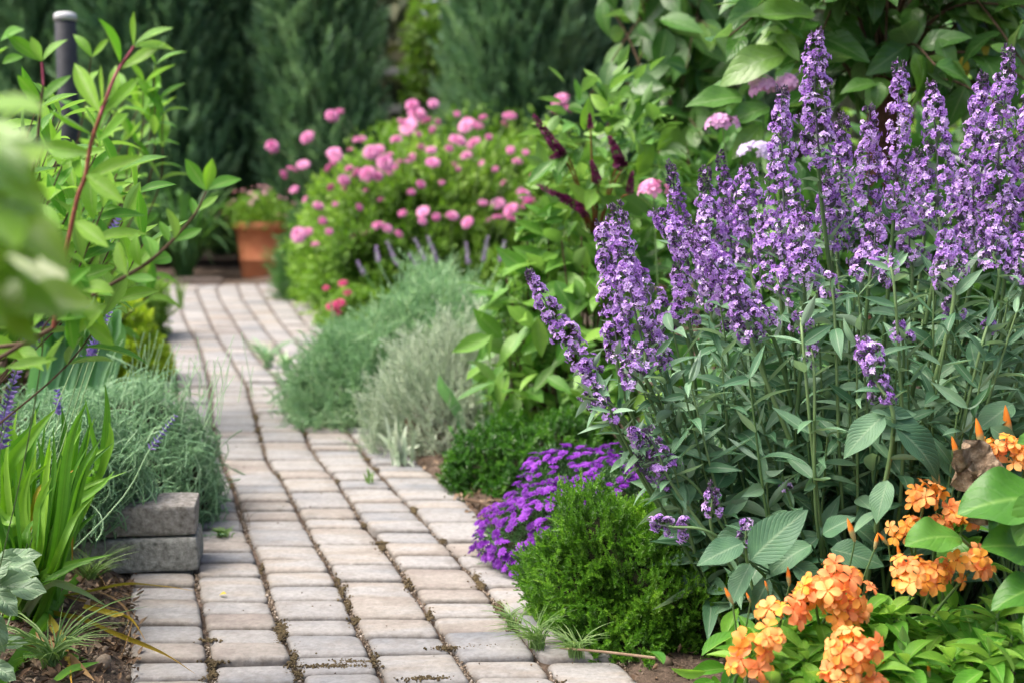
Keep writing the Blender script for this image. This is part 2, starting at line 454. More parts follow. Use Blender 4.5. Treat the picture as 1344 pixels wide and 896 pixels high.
M['dry_leaf'] = solid_mat('dry_leaf', [(.3, (.10, .065, .04)), (.48, (.22, .155, .10)), (.62, (.34, .26, .18)), (.78, (.45, .37, .28))], .9, 55, bump=1.0, bdist=.004)
M['litter'] = solid_mat('litter', [(.2, (.06, .035, .02)), (.5, (.17, .11, .065)), (.8, (.34, .25, .17)), (1, (.5, .42, .33))], .9, 40, byvar=True)
M['pebble'] = solid_mat('pebble', [(.2, (.10, .075, .05)), (.5, (.22, .17, .12)), (.75, (.38, .32, .26)), (1, (.62, .58, .52))], .8, 60, byvar=True)
M['moss'] = solid_mat('moss', [(.3, (.055, .04, .022)), (.55, (.12, .09, .045)), (.8, (.19, .15, .07))], .95, 90, bump=1.0)
M['soil'] = solid_mat('soil', [(.3, (.035, .024, .016)), (.5, (.085, .06, .042)), (.62, (.14, .10, .075)), (.75, (.22, .17, .13))], .95, 14, bump=1.0, bdist=.02)
M['twig'] = solid_mat('twig', [(.3, (.05, .03, .018)), (.7, (.14, .09, .055))], .85, 40)
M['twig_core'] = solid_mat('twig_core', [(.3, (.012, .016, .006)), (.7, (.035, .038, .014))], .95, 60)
M['bark'] = solid_mat('bark', [(.3, (.07, .04, .025)), (.7, (.19, .12, .08))], .85, 25, bump=.9, bdist=.01)
M['bark_red'] = solid_mat('bark_red', [(.3, (.06, .026, .018)), (.7, (.16, .075, .05))], .85, 22, bump=.9, bdist=.012)
M['stem_red'] = solid_mat('stem_red', [(.3, (.16, .04, .02)), (.7, (.34, .10, .06))], .5, 60, spec=.4)
M['stem_pink'] = solid_mat('stem_pink', [(.3, (.34, .05, .10)), (.7, (.50, .10, .17))], .5, 60, spec=.4)
M['concrete'] = solid_mat('concrete', [(.28, (0.1, 0.105, 0.09)), (.44, (0.24, 0.24, 0.22)), (.58, (0.33, 0.33, 0.305)), (.74, (0.46, 0.46, 0.43))], .95, 75, bump=1.0, bdist=.005, detail=9, spec=.15)
M['concrete_brown'] = solid_mat('concrete_brown', [(.28, (0.1, 0.09, 0.075)), (.44, (0.22, 0.205, 0.185)), (.58, (0.31, 0.295, 0.27)), (.74, (0.44, 0.425, 0.4))], .95, 75, bump=1.0, bdist=.005, detail=9, spec=.15)
M['terracotta'] = solid_mat('terracotta', [(.3, (.50, .165, .07)), (.7, (.60, .23, .105))], .75, 9, bump=.2)
M['post'] = solid_mat('post', [(.3, (.016, .018, .024)), (.7, (.032, .035, .043))], .6, 30, bump=.2)
M['cap'] = solid_mat('cap', [(.3, (.42, .43, .45)), (.7, (.55, .56, .58))], .5, 30, bump=.1)
M['rail'] = solid_mat('rail', [(.3, (.20, .21, .20)), (.7, (.34, .35, .34))], .7, 10)
M['timber'] = solid_mat('timber', [(.3, (.13, .10, .08)), (.7, (.26, .21, .17))], .85, 18)

def paver_mat():
    m, nt, n, L, b = new_mat('paver')
    at = node(n, 'ShaderNodeAttribute', attribute_name='var')
    lv = node(n, 'ShaderNodeAttribute', attribute_name='lv')
    tc = n.new('ShaderNodeTexCoord')
    # tone of the paver, drifting through its own poured streaks
    mp = n.new('ShaderNodeMapping'); mp.inputs['Scale'].default_value = (3.0, 11, 3)
    L.new(tc.outputs['Object'], mp.inputs[0])
    off = n.new('ShaderNodeVectorMath'); off.operation = 'MULTIPLY_ADD'
    L.new(lv.outputs['Vector'], off.inputs[0]); off.inputs[1].default_value = (9, 9, 0); L.new(mp.outputs[0], off.inputs[2])
    streak = noise(nt, 1.0, 3, .55, off.outputs[0])
    f = math_n(nt, 'ADD', math_n(nt, 'MULTIPLY', at.outputs['Fac'], 0.72), math_n(nt, 'MULTIPLY', math_n(nt, 'SUBTRACT', streak, 0.5), 1.15))
    f = math_n(nt, 'ADD', f, 0.14)
    col = ramp(nt, f, [(0, (.165, .178, .195)), (.2, (.235, .24, .248)), (.4, (.285, .28, .275)), (.56, (.315, .308, .298)), (.68, (.305, .28, .25)), (.84, (.252, .222, .20)), (1, (.195, .168, .155))])
    fine = noise(nt, 70, 6, .7)
    col = mixc(nt, 0.75, col, ramp(nt, fine, [(.25, (.30, .29, .28)), (.5, (.5, .5, .5)), (.75, (.68, .67, .66))]), 'OVERLAY')
    # dirt specks and blotches
    sp = noise(nt, 26, 5, .65)
    col = mixc(nt, math_n(nt, 'MULTIPLY', math_n(nt, 'GREATER_THAN', sp, 0.705), .55), col, (.13, .105, .08))
    bl = noise(nt, 3.3, 4, .6)
    col = mixc(nt, math_n(nt, 'MULTIPLY', math_n(nt, 'SUBTRACT', bl, .45), .6), col, (.36, .33, .29))
    se = n.new('ShaderNodeSeparateXYZ'); L.new(lv.outputs['Vector'], se.inputs[0])
    en = noise(nt, 42, 5, .7)
    ed = math_n(nt, 'MULTIPLY', se.outputs[2], math_n(nt, 'MULTIPLY_ADD', en, 2.2, -.45)); ed.node.use_clamp = True
    col = mixc(nt, math_n(nt, 'MULTIPLY', ed, .75), col, (.105, .088, .07))
    st = noise(nt, 9, 6, .7)
    sm = math_n(nt, 'MULTIPLY_ADD', st, 5.0, -2.5); sm.node.use_clamp = True
    col = mixc(nt, math_n(nt, 'MULTIPLY', sm, .5), col, (.15, .13, .11))
    L.new(col, b.inputs['Base Color'])
    b.inputs['Roughness'].default_value = .8
    b.inputs['Specular IOR Level'].default_value = .3
    bp = n.new('ShaderNodeBump'); bp.inputs['Strength'].default_value = .7; bp.inputs['Distance'].default_value = .003
    L.new(math_n(nt, 'ADD', noise(nt, 110, 5, .7), math_n(nt, 'MULTIPLY', noise(nt, 18, 3), 2.0)), bp.inputs['Height'])
    L.new(bp.outputs[0], b.inputs['Normal'])
    return m
M['paver'] = paver_mat()

# ------------------------------------------------------------------ the setting: path and ground
JPIX = [
 [(208, 374), (209, 406), (213.5, 435), (222, 457), (230, 486), (236, 560), (243, 640), (258, 757), (263, 790), (269.5, 824), (278, 880)],
 [(233, 376), (238, 406), (245, 424), (256, 444), (265, 462), (270, 484), (276, 505), (278, 549), (288, 594), (300, 625), (309, 643), (314, 670), (325, 700), (336, 726), (347.6, 757), (356.5, 790), (366, 820), (377, 846), (392, 882)],
 [(258, 379), (264, 395), (271.5, 412), (280.5, 432), (289, 448), (300.5, 464), (307, 477), (317, 493), (325, 508), (332, 535), (338, 558), (346, 589), (354, 609), (365, 623), (376, 638), (387, 661), (401, 687), (413, 710), (429, 735), (444.6, 764), (458, 793), (469, 819), (483, 846), (496, 875)],
 [(284, 377), (289, 392), (300.5, 410), (312, 428), (323, 446), (334, 464), (345, 477), (358, 491), (372, 512), (388, 543), (400, 567), (405, 580), (416, 600), (430, 616), (443, 629), (454, 650), (466, 667), (480, 690), (496, 706), (514, 730), (529, 750), (545, 775), (565, 808), (581, 833), (596, 855), (612, 880)],
 [(312, 374), (318, 392), (332, 410), (343, 426), (362, 450), (390, 485), (430, 535), (462, 572), (476, 588), (485, 606), (503, 626), (521, 645), (537, 661), (553, 681), (567, 696), (585, 714), (605, 737), (634, 768), (661, 802), (722, 880)],
 [(337, 374), (350, 395), (366, 419), (390, 448), (430, 488), (480, 540), (520, 580), (546, 602), (603, 647), (634, 679), (655, 705), (690, 745), (730, 785), (830, 880)],
 [(363, 371), (376, 390), (394, 415), (412, 437), (470, 495), (560, 580)],
 [(390, 374), (417, 401), (428, 417), (446, 437), (520, 505), (640, 610)],
]
YS = np.linspace(1.2, 12.15, 260)
JX = []
for pl in JPIX:
    g = np.array([G(u, v) for u, v in pl]); g = g[np.argsort(g[:, 1])]
    x = np.interp(YS, g[:, 1], g[:, 0])
    lo = YS < g[0, 1]; sl = (g[3, 0] - g[0, 0]) / (g[3, 1] - g[0, 1])
    x[lo] = g[0, 0] + sl * (YS[lo] - g[0, 1])
    k = np.array([1, 2, 3, 2, 1.]); k /= k.sum()
    xp = np.pad(x, 2, mode='edge'); x = np.convolve(xp, k, 'valid')
    JX.append(x)
JX.insert(0, JX[0] - 0.168)
JX = np.array(JX)                      # 9 joint lines, 8 columns
CMIN = [0, 0, 0, 0, 0, 0, 7.0, 7.0]    # the two right columns exist only at the far, wide end
def jx(i, y): return np.interp(y, YS, JX[i])

def make_path():
    r = np.random.default_rng(11)
    mb = MB()
    for c in range(8):
        y = max(1.3, CMIN[c]) + r.uniform(0, .1)
        while y < 12.1:
            d = r.choice([.100, .110, .118, .135, .175, .195], p=[.15, .26, .22, .13, .14, .10])
            y1 = min(y + d, 12.13)
            if y1 - y < .05: break
            g = r.uniform(.004, .0075); ge = r.uniform(.0028, .0058)
            tilt = r.normal(0, .008, 2)
            hz = r.normal(0, .0024)
            cx = .25 * (jx(c, y) + jx(c + 1, y) + jx(c, y1) + jx(c + 1, y1)); cy_ = .5 * (y + y1)
            slant = r.normal(0, .0014)
            # rounded outline in (s, t)
            rc = r.uniform(.011, .024)
            n_e, pts = 5, []
            a0, b0 = .084, (y1 - y) / 2
            corners = [(1, 1, 0), (-1, 1, 90), (-1, -1, 180), (1, -1, 270)]
            for sx, sy, a in corners:
                rr = min(rc * r.uniform(.6, 1.5), .5 * b0, .04)
                for k in range(n_e):
                    th = rad(a + 90 * k / (n_e - 1))
                    pts.append(((sx * (1 - rr / a0) + rr / a0 * math.cos(th)), (sy * (1 - rr / b0) + rr / b0 * math.sin(th))))
                # a midpoint on the following side, pushed a little
                nx = {0: (0, 1), 90: (-1, 0), 180: (0, -1), 270: (1, 0)}[a]
                for q_ in (.3, 0, -.3):
                    w_ = r.normal(0, .010)
                    if a == 0: pts.append((q_, 1 + w_))
                    elif a == 90: pts.append((-1 + w_ * .8, q_))
                    elif a == 180: pts.append((-q_, -1 + w_))
                    else: pts.append((1 + w_ * .8, -q_))
            pts = np.array(pts)
            def world(pp, z, inset):
                s = pp[:, 0]; t = pp[:, 1]
                yy = cy_ + t * (b0 - ge - inset) + slant * s
                xl = jx(c, yy) + g + inset; xr = jx(c + 1, yy) - g - inset
                xx = xl + (s + 1) / 2 * (xr - xl)
                zz = z + hz + (xx - cx) * tilt[0] + (yy - cy_) * tilt[1]
                return np.stack([xx, yy, zz], -1)
            rings = [world(pts, -.04, 0), world(pts, -.010, 0), world(pts, -.0055, .0012), world(pts, -.0022, .004), world(pts, -.0004, .0095), world(pts * .55, .0006, .012)]
            m = len(pts)
            vv = np.concatenate(rings + [world(np.zeros((1, 2)), .0008, 0)])
            q = [(k * m + i, k * m + (i + 1) % m, (k + 1) * m + (i + 1) % m, (k + 1) * m + i) for k in range(5) for i in range(m)]
            t = [(5 * m + i, 5 * m + (i + 1) % m, 6 * m) for i in range(m)]
            var = np.clip(r.normal(.48, .27) + (.12 if r.random() < .12 else 0), 0, 1)
            lv = np.tile(r.uniform(0, 1, 3), (len(vv), 1)); lv[:, 2] = np.concatenate([np.repeat([1, 1, 1, .8, .28, 0], m), [0]])
            mb.add(vv, q, t, lv, var)
            y = y1
    return tag(mb.build('path', M['paver']), kind='structure')
make_path()

def path_mask(x, y):
    """>0 inside the path, metres from its edge"""
    l = np.interp(y, YS, JX[0]); rr = np.where(y > 7.0, np.interp(y, YS, JX[8]), np.interp(y, YS, JX[6]))
    return np.minimum(np.minimum(x - l, rr - x), np.minimum(y - 1.0, 12.16 - y))
GL, GL2 = Lump(3, 5), Lump(4, 16)
def ground_z(x, y):
    p = np.stack([x, y, 0 * x], -1)
    h = .012 + .014 * GL(p) + .006 * GL2(p) + .004 * GL2(p * 3.1 + 1)
    d = -path_mask(x, y)
    k = np.clip(d / .05, 0, 1)
    return np.where(d <= 0, -.016, -.016 + (h + .016) * k)
def make_ground():
    xs = np.concatenate([np.linspace(-250, -4.2, 14), np.arange(-4, 4.01, .03), np.linspace(4.2, 250, 14)])
    ys = np.concatenate([np.linspace(-60, .6, 8), np.arange(.8, 7, .03), np.arange(7, 15, .06), np.linspace(15.3, 260, 16)])
    X, Y = np.meshgrid(xs, ys)
    Z = ground_z(X.ravel(), Y.ravel())
    nx, ny = len(xs), len(ys)
    i = np.arange(nx * ny).reshape(ny, nx)
    q = np.stack([i[:-1, :-1], i[:-1, 1:], i[1:, 1:], i[1:, :-1]], -1).reshape(-1, 4)
    mb = MB(); mb.add(np.stack([X.ravel(), Y.ravel(), Z], -1), q)
    tag(mb.build('ground', M['soil']), kind='structure')
make_ground()

def ico():
    p = (1 + 5 ** .5) / 2
    v = nrm(V((-1, p, 0), (1, p, 0), (-1, -p, 0), (1, -p, 0), (0, -1, p), (0, 1, p), (0, -1, -p), (0, 1, -p), (p, 0, -1), (p, 0, 1), (-p, 0, -1), (-p, 0, 1)))
    t = np.array([(0, 11, 5), (0, 5, 1), (0, 1, 7), (0, 7, 10), (0, 10, 11), (1, 5, 9), (5, 11, 4), (11, 10, 2), (10, 7, 6), (7, 1, 8), (3, 9, 4), (3, 4, 2), (3, 2, 6), (3, 6, 8), (3, 8, 9), (4, 9, 5), (2, 4, 11), (6, 2, 10), (8, 6, 7), (9, 8, 1)])
    return v, t
def ico2(n=1):
    v, t = ico()
    v = list(map(tuple, v))
    for _ in range(n):
        cache, t2 = {}, []
        def mid(a, b):
            k = (min(a, b), max(a, b))
            if k not in cache:
                m = nrm(np.array(v[a]) + np.array(v[b])); v.append(tuple(m)); cache[k] = len(v) - 1
            return cache[k]
        for a, b, c in t:
            ab, bc, ca = mid(a, b), mid(b, c), mid(c, a)
            t2 += [(a, ab, ca), (b, bc, ab), (c, ca, bc), (ab, bc, ca)]
        t = np.array(t2)
    return V(*v), np.array(t)
ICO = ico(); ICO2 = ico2(1); ICO3 = ico2(2)
def stone_T(seed, n=1):
    r = Lump(seed, 2.0); v, t = ICO2 if n == 1 else ICO3
    return dict(v=v * (1 + .22 * r(v))[:, None] * V(1, .8, .55), q=np.zeros((0, 4), int), t=t, lv=np.zeros((len(v), 3)))

def make_grit():
    r = np.random.default_rng(21)
    mb = MB()
    STS = [stone_T(s) for s in range(4)]
    # grit lying in the open joints
    for i in range(0, 7):
        n = 2200
        y = 2.2 + 5.5 * r.uniform(0, 1, n) ** 1.7
        x = jx(i, y) + r.normal(0, .0045, n)
        rr = r.uniform(.0012, .0042, n)
        keep = r.uniform(0, 1, n) < (.5 + .5 * np.sin(y * 9 + i * 2))
        p = np.stack([x, y, -.0075 + 0 * x], -1)[keep]
        for k in range(4):
            s = slice(k, None, 4)
            scatter(mb, STS[k], p[s], rdir(len(p[s]), 0), rdir(len(p[s]), 0), rr[keep][s], var=r.uniform(0, 1, len(p[s])) ** 1.4)
    tag(mb.build('joint_grit', M['pebble']), 'sand and tiny stones lying in the joints of the paving', 'grit', kind='stuff')
    # loose stones and lumps on the soil beside the path
    mb = MB()
    n = 9000
    x = r.uniform(-2.2, 2.6, n); y = 2.2 + 6 * r.uniform(0, 1, n) ** 1.6
    d = -path_mask(x, y); keep = (d > -.012 - .07 * r.uniform(0, 1, n) ** 4)
    x, y = x[keep], y[keep]
    p = np.stack([x, y, np.where(path_mask(x, y) > 0, .0, ground_z(x, y)) + .001], -1); rr = r.uniform(.002, .009, len(x)) * (1 + (r.uniform(0, 1, len(x)) > .94) * 1.2)
    for k in range(4):
        s = slice(k, None, 4)
        scatter(mb, STS[k], p[s], rdir(len(p[s]), 0), rdir(len(p[s]), 0), rr[s], var=r.uniform(0, 1, len(p[s])) ** 1.6 * .8)
    tag(mb.build('bed_gravel', M['pebble']), 'small stones and crumbs scattered over the bed soil', 'gravel', kind='stuff')
    # dry leaf litter, twigs
    mb = MB()
    T = [leaf_T(4, .5, 1, .5, .3, .9, .5), leaf_T(4, .45, 1, .4, .4, -.8, .8)]
    spots = [((110, 840), .16, 500), ((150, 770), .07, 120), ((560, 610), .1, 90), ((640, 690), .12, 200), ((600, 650), .10, 200), ((700, 860), .12, 120), ((900, 880), .3, 300), ((60, 880), .15, 300), ((320, 372), .5, 120)]
    for (u, v), s_, k in spots:
        c = G(u, v)
        q = c + r.normal(size=(k, 3)) * V(s_, s_ * 1.3, 0)
        dd = path_mask(q[:, 0], q[:, 1]); q = q[dd < .025]
        q[:, 2] = np.maximum(ground_z(q[:, 0], q[:, 1]), np.where(path_mask(q[:, 0], q[:, 1]) > 0, 0, -1)) + .004
        for j in range(2):
            qq = q[j::2]
            scatter(mb, T[j], qq, rdir(len(qq), -.2) * V(1, 1, .3), V(0, 0, 1) + .6 * rdir(len(qq)), r.uniform(.012, .032, len(qq)))
    # a few crumbs on the paving
    n = 330
    x = r.uniform(-1.0, .6, n); y = r.uniform(2.4, 6.5, n)
    k = path_mask(x, y) > 0; x, y = x[k], y[k]
    scatter(mb, stone_T(9), np.stack([x, y, .0015 + 0 * x], -1), rdir(len(x), 0), rdir(len(x), 0), r.uniform(.0008, .0028, len(x)), var=r.uniform(0, .5, len(x)))
    tag(mb.build('leaf_litter', M['litter']), 'dry leaf scraps and crumbs strewn along the path edges', 'litter', kind='stuff')
    # mossy dirt in the row joints at the near end
    mb = MB()
    for (u, v, l) in ((440, 874, .10), (468, 868, .05), (590, 850, .05), (500, 712, .03), (640, 848, .06), (282, 868, .03), (276, 840, .03), (560, 890, .05)):
        c = G(u, v)
        k = int(2200 * l)
        q = c + r.normal(size=(k, 3)) * V(l * .45, .006, 0) + V(0, 0, .001)
        scatter(mb, stone_T(5), q, rdir(k, 0), rdir(k, 0), r.uniform(.0012, .0036, k))
    for i in range(60):
        y = 2.5 + 4.2 * r.uniform() ** 1.5; x = jx(r.integers(1, 6), y); k = r.integers(30, 140)
        q = V(x, y, .0) + r.normal(size=(k, 3)) * V(.006, r.uniform(.012, .04), 0) + V(0, 0, -.003)
        scatter(mb, stone_T(6), q, rdir(k, 0), rdir(k, 0), r.uniform(.0012, .004, k))
    tag(mb.build('moss_dirt', M['moss']), 'brown mossy dirt caught in the near paving joints', 'moss', kind='stuff')
make_grit()

def box_mb(mb, c, size, rz=0, bev=.006, var=.5, wob=0.0, seed=0):
    """a bevelled, slightly uneven block: c = centre of its base"""
    hx, hy, h = size[0] / 2, size[1] / 2, size[2]
    nn = 14
    r = Lump(seed, 25)
    g = np.linspace(-1, 1, nn)
    vs, q = [], []
    for ax in range(3):
        for s in (-1, 1):
            A, B = np.meshgrid(g, g)
            p = np.zeros((nn * nn, 3)); p[:, ax] = s; p[:, (ax + 1) % 3] = A.ravel() * s; p[:, (ax + 2) % 3] = B.ravel()
            i = np.arange(nn * nn).reshape(nn, nn) + len(vs) * nn * nn
            q.append(np.stack([i[:-1, :-1], i[:-1, 1:], i[1:, 1:], i[1:, :-1]], -1).reshape(-1, 4)); vs.append(p)
    p = np.concatenate(vs) * V(hx, hy, h / 2)
    inner = V(hx, hy, h / 2) - bev
    cl = np.clip(p, -inner, inner); d = p - cl
    p = cl + nrm(d) * bev * (np.linalg.norm(d, axis=1, keepdims=True) > 0)
    p = p + nrm(p) * (wob * r(p))[:, None]
    p[:, 2] += h / 2
    ca, sa = math.cos(rz), math.sin(rz)
    p = np.stack([p[:, 0] * ca - p[:, 1] * sa, p[:, 0] * sa + p[:, 1] * ca, p[:, 2]], -1) + np.asarray(c)
    mb.add(p, np.concatenate(q), None, None, var)

# two concrete blocks holding the left bed
rz = rad(7)
fr = G(259, 751)                                        # front right corner of the lower block
for k, (L_, D_, H_, mat, sh, lab) in enumerate(((.42, .17, .086, 'concrete', 0, 'grey concrete edging block lying on the paving, the lower of two'),
                                               (.40, .16, .078, 'concrete_brown', .004, 'brownish concrete block stacked on the grey one below grey foliage'))):
    c = V(fr[0], fr[1], 0) + V(-math.cos(rz) * L_ / 2 - math.sin(rz) * D_ / 2, -math.sin(rz) * L_ / 2 + math.cos(rz) * D_ / 2, 0) + V(-sh, sh, .003 + k * .088)
    mb = MB(); box_mb(mb, c, (L_, D_, H_), rz + (rad(1.5) if k else 0), .010, wob=.0035, seed=31 + k)
    tag(mb.build('concrete_block', M[mat]), lab, 'block', 'concrete blocks edging the bed')

# far end of the path: edging board and terracotta pot
a, b_ = G(196, 364), G(306, 364)
mb = MB(); box_mb(mb, V((a[0] + b_[0]) / 2, 12.22, -.02), (b_[0] - a[0] + .1, .04, .075), 0, .004, wob=.002)
tag(mb.build('edging_board', M['timber']), 'weathered timber board closing the far end of the path', 'edging board')

def lathe(mb, prof, c, seg=40, var=.5):
    prof = np.asarray(prof, float)
    th = np.arange(seg) * 2 * math.pi / seg
    vv = np.stack([prof[:, None, 0] * np.cos(th), prof[:, None, 0] * np.sin(th), np.broadcast_to(prof[:, 1:2], (len(prof), seg))], -1) + np.asarray(c)
    i = np.arange(len(prof) * seg).reshape(len(prof), seg)
    q = np.stack([i[:-1], np.roll(i, -1, 1)[:-1], np.roll(i, -1, 1)[1:], i[1:]], -1).reshape(-1, 4)
    mb.add(vv.reshape(-1, 3), q, None, None, var)
# ------------------------------------------------------------------ flower templates
def pompom_T(n, seed, pl=.9, pw=.7, flat=1.0, low=-.35, nl=3):
    r = np.random.default_rng(seed); mb = MB()
    T = leaf_T(nl, .62, .7, pw, .25, .7, nw=1)
    i = np.arange(n); z = 1 - (1 - low) * (i + .5) / n
    a = i * 2.39996 + r.uniform(-.2, .2, n); rr = np.sqrt(np.maximum(0, 1 - z * z))
    d = np.stack([rr * np.cos(a), rr * np.sin(a), z], -1)
    out = nrm(d + V(0, 0, .25))
    sc_ = pl * (.55 + .45 * np.clip(1 - z, 0, 1))
    scatter(mb, T, d * V(.25, .25, .2 * flat), out * V(1, 1, flat), V(0, 0, 1) + .3 * rdir(n) , sc_, var=.5 + r.uniform(-.25, .25, n) + .12 * z)
    return tmpl(mb)
def disc_T(n, seed, pw=.34, cup=.25, two=True):
    r = np.random.default_rng(seed); mb = MB()
    T = leaf_T(3, .6, .6, pw, .15, .35, nw=1)
    for ring in range(2 if two else 1):
        a = np.arange(n) * 2 * math.pi / n + ring * .3 + r.uniform(-.1, .1, n)
        c = cup + ring * .35
        d = np.stack([np.cos(a), np.sin(a), np.full(n, c)], -1)
        scatter(mb, T, d * .06, d, V(0, 0, 1), (1 - ring * .3) * r.uniform(.85, 1.1, n), var=.5 + r.uniform(-.2, .2, n))
    return tmpl(mb)

def mesh_from_T(name, T, mat, scale=1.0, vs=.5):
    mb = MB(); scatter(mb, T, V((0, 0, 0)), V(0, 1, 0), V(0, 0, 1), scale, var=vs)
    o = mb.build(name, mat); me = o.data; bpy.data.objects.remove(o); return me
def put(name, me, parent, pos, rot=(0, 0, 0), scale=1.0):
    o = bpy.data.objects.new(name, me); COL.objects.link(o)
    o.parent = parent
    o.location = np.asarray(pos) - root_loc(parent); o.rotation_euler = rot; o.scale = (scale,) * 3 if not hasattr(scale, '__len__') else scale
    return o
def eul(zdir, spin=0.0):
    q = mathutils.Vector(zdir).to_track_quat('Z', 'Y') @ mathutils.Quaternion((0, 0, 1), spin)
    return q.to_euler()

TWO = [leaf_T(6, .42, 1.0, .42, .16, .35), leaf_T(6, .45, 1.0, .40, .2, -.15, .3), leaf_T(6, .42, 1, .44, .1, .7, -.3)]

# ------------------------------------------------------------------ background
def conifer(u, Y, wpx, hgt, label, seed, n=5200, lean=0.0):
    c = G(u, 400); x = (u - 672) / F * Y * 1.0
    c = V(x, Y, 0); rad_ = wpx / F * Y / 2
    t = thing('conifer', label, 'conifer', c, 'dark conifers behind the garden')
    r = np.random.default_rng(seed)
    mb = MB(); tubes(mb, spline([c + V(0, 0, -.05), c + V(.02, 0, hgt * .5), c + V(0, 0, hgt * .93)], 8), np.linspace(.09, .015, 8), 8)
    mb.build('trunk', M['bark'], t)
    T = [sprig_T(26, 1, .34, .16, 32, 14, .012, seed=s, curve=.1) for s in range(3)]
    h = r.uniform(0, 1, n) ** 1.1; a = r.uniform(0, 6.283, n)
    prof = np.minimum(1, .45 + 2.6 * h) * (1 - h ** 3.2) ** .6
    L = Lump(seed, 1.0)
    d = np.stack([np.cos(a), np.sin(a), 0 * a], -1)
    lum = 1 + .22 * L(np.stack([d[:, 0] * 1.7, d[:, 1] * 1.7, h * 5], -1)) + .12 * Lump(seed + 9, 1)(np.stack([d[:, 0] * 5, d[:, 1] * 5, h * 9], -1))
    sh = r.uniform(0, 1, n) ** .35
    p = c + d * (rad_ * prof * lum * sh)[:, None] + V(0, 0, 1) * (.05 + h * hgt)[:, None]
    yd = nrm(d * .55 + V(0, 0, 1.15) + .35 * r.normal(size=(n, 3)))
    va = np.clip(.5 + .2 * r.normal(size=n) + .25 * L(np.stack([d[:, 0] * 3, d[:, 1] * 3, h * 12], -1)), 0, 1)
    mb = MB()
    for k in range(3):
        s = slice(k, None, 3)
        scatter(mb, T[k], p[s], yd[s], d[s] + .4 * r.normal(size=p[s].shape), r.uniform(.22, .42, len(p[s])), var=va[s])
    mb.build('crown', M['conifer'], t)
conifer(418, 14.2, 150, 3.4, 'dark upright conifer behind the terracotta pot, feathery top', 41, 6500)
conifer(322, 14.8, 140, 4.0, 'dark conifer left of the one behind the terracotta pot', 42, 5000)
conifer(215, 14.3, 175, 4.2, 'dark conifer right of the dark metal post', 43, 6000)
conifer(692, 14.0, 175, 4.2, 'blue green conifer directly behind the pink flower bush', 44, 6500)
conifer(785, 14.8, 170, 4.0, 'conifer behind the thin stemmed tree, right of the blue green one', 45, 5500)
conifer(60, 15.4, 220, 4.4, 'shaded conifer partly behind the dark metal post', 46, 5000)
conifer(905, 15.5, 190, 4.2, 'shaded conifer seen through the thin stemmed tree', 47, 4500)

def woodland():
    r = np.random.default_rng(51); mb = MB()
    T = leaf_T(2, .45, 1, .6, .2, .3, nw=1)
    n = 34000
    p = np.stack([r.uniform(-16, 18, n), 19 + 4 * r.uniform(0, 1, n), r.uniform(0, 1, n) ** .9 * 8.5], -1)
    L = Lump(52, .9)
    keep = L(p) > -.9 + .08 * p[:, 2]; p = p[keep]; n = len(p)
    scatter(mb, T, p, rdir(n) + V(0, -.2, -.3), V(0, -1, .6) + .8 * rdir(n), r.uniform(.22, .5, n), var=np.clip(.45 + .25 * L(p * 1.7) + .15 * r.normal(size=n), 0, 1))
    m = 60
    bx = r.uniform(-15, 17, m); by = r.uniform(19.5, 23, m)
    b0 = np.stack([bx, by, 0 * bx], -1); b2 = b0 + np.stack([r.normal(0, .6, m), r.normal(0, .4, m), r.uniform(5, 8, m)], -1)
    tubes(mb, bez(b0, (b0 + b2) / 2 + r.normal(0, .3, (m, 3)), b2, 6), np.linspace(.12, .03, 6)[None], 5, .1)
    tag(mb.build('woodland', M['wood_far']), 'dim olive wood far behind the conifers', 'woodland', kind='stuff')
woodland()

def fence():
    Y = 16.3
    a, b = P(-60, 92, Y), P(760, 92, Y)
    t = thing('rail_fence', 'grey rail fence glimpsed between the two dark conifers', 'fence', V(0, Y, 0))
    x = a[0] + .6
    while x < b[0]:
        mb = MB(); box_mb(mb, V(x, Y + .06, -.1), (.09, .07, a[2] + .15), 0, .006); mb.build('fence_post', M['rail'], t); x += 1.9
    for k in range(5):
        mb = MB(); box_mb(mb, V((a[0] + b[0]) / 2, Y, a[2] - .06 - k * .42), (b[0] - a[0], .035, .085), 0, .006); mb.build('rail', M['rail'], t)
fence()

# dark round post with a pale cap, left
pc = P(87, 60, 6.0); top = P(87, 17, 6.0)[2]
t = thing('garden_post', 'dark metal post with a pale grey cap among the left shrubs', 'post', V(pc[0], 6.0, 0))
mb = MB(); lathe(mb, [(0, -.1), (.043, -.1), (.043, top - .035), (.041, top - .033), (0, top - .033)], V(pc[0], 6.0, 0), 28); mb.build('shaft', M['post'], t)
mb = MB(); lathe(mb, [(0, top - .032), (.047, top - .032), (.047, top - .012), (.040, top - .002), (.022, top + .003), (0, top + .004)], V(pc[0], 6.0, 0), 28); mb.build('cap', M['cap'], t)

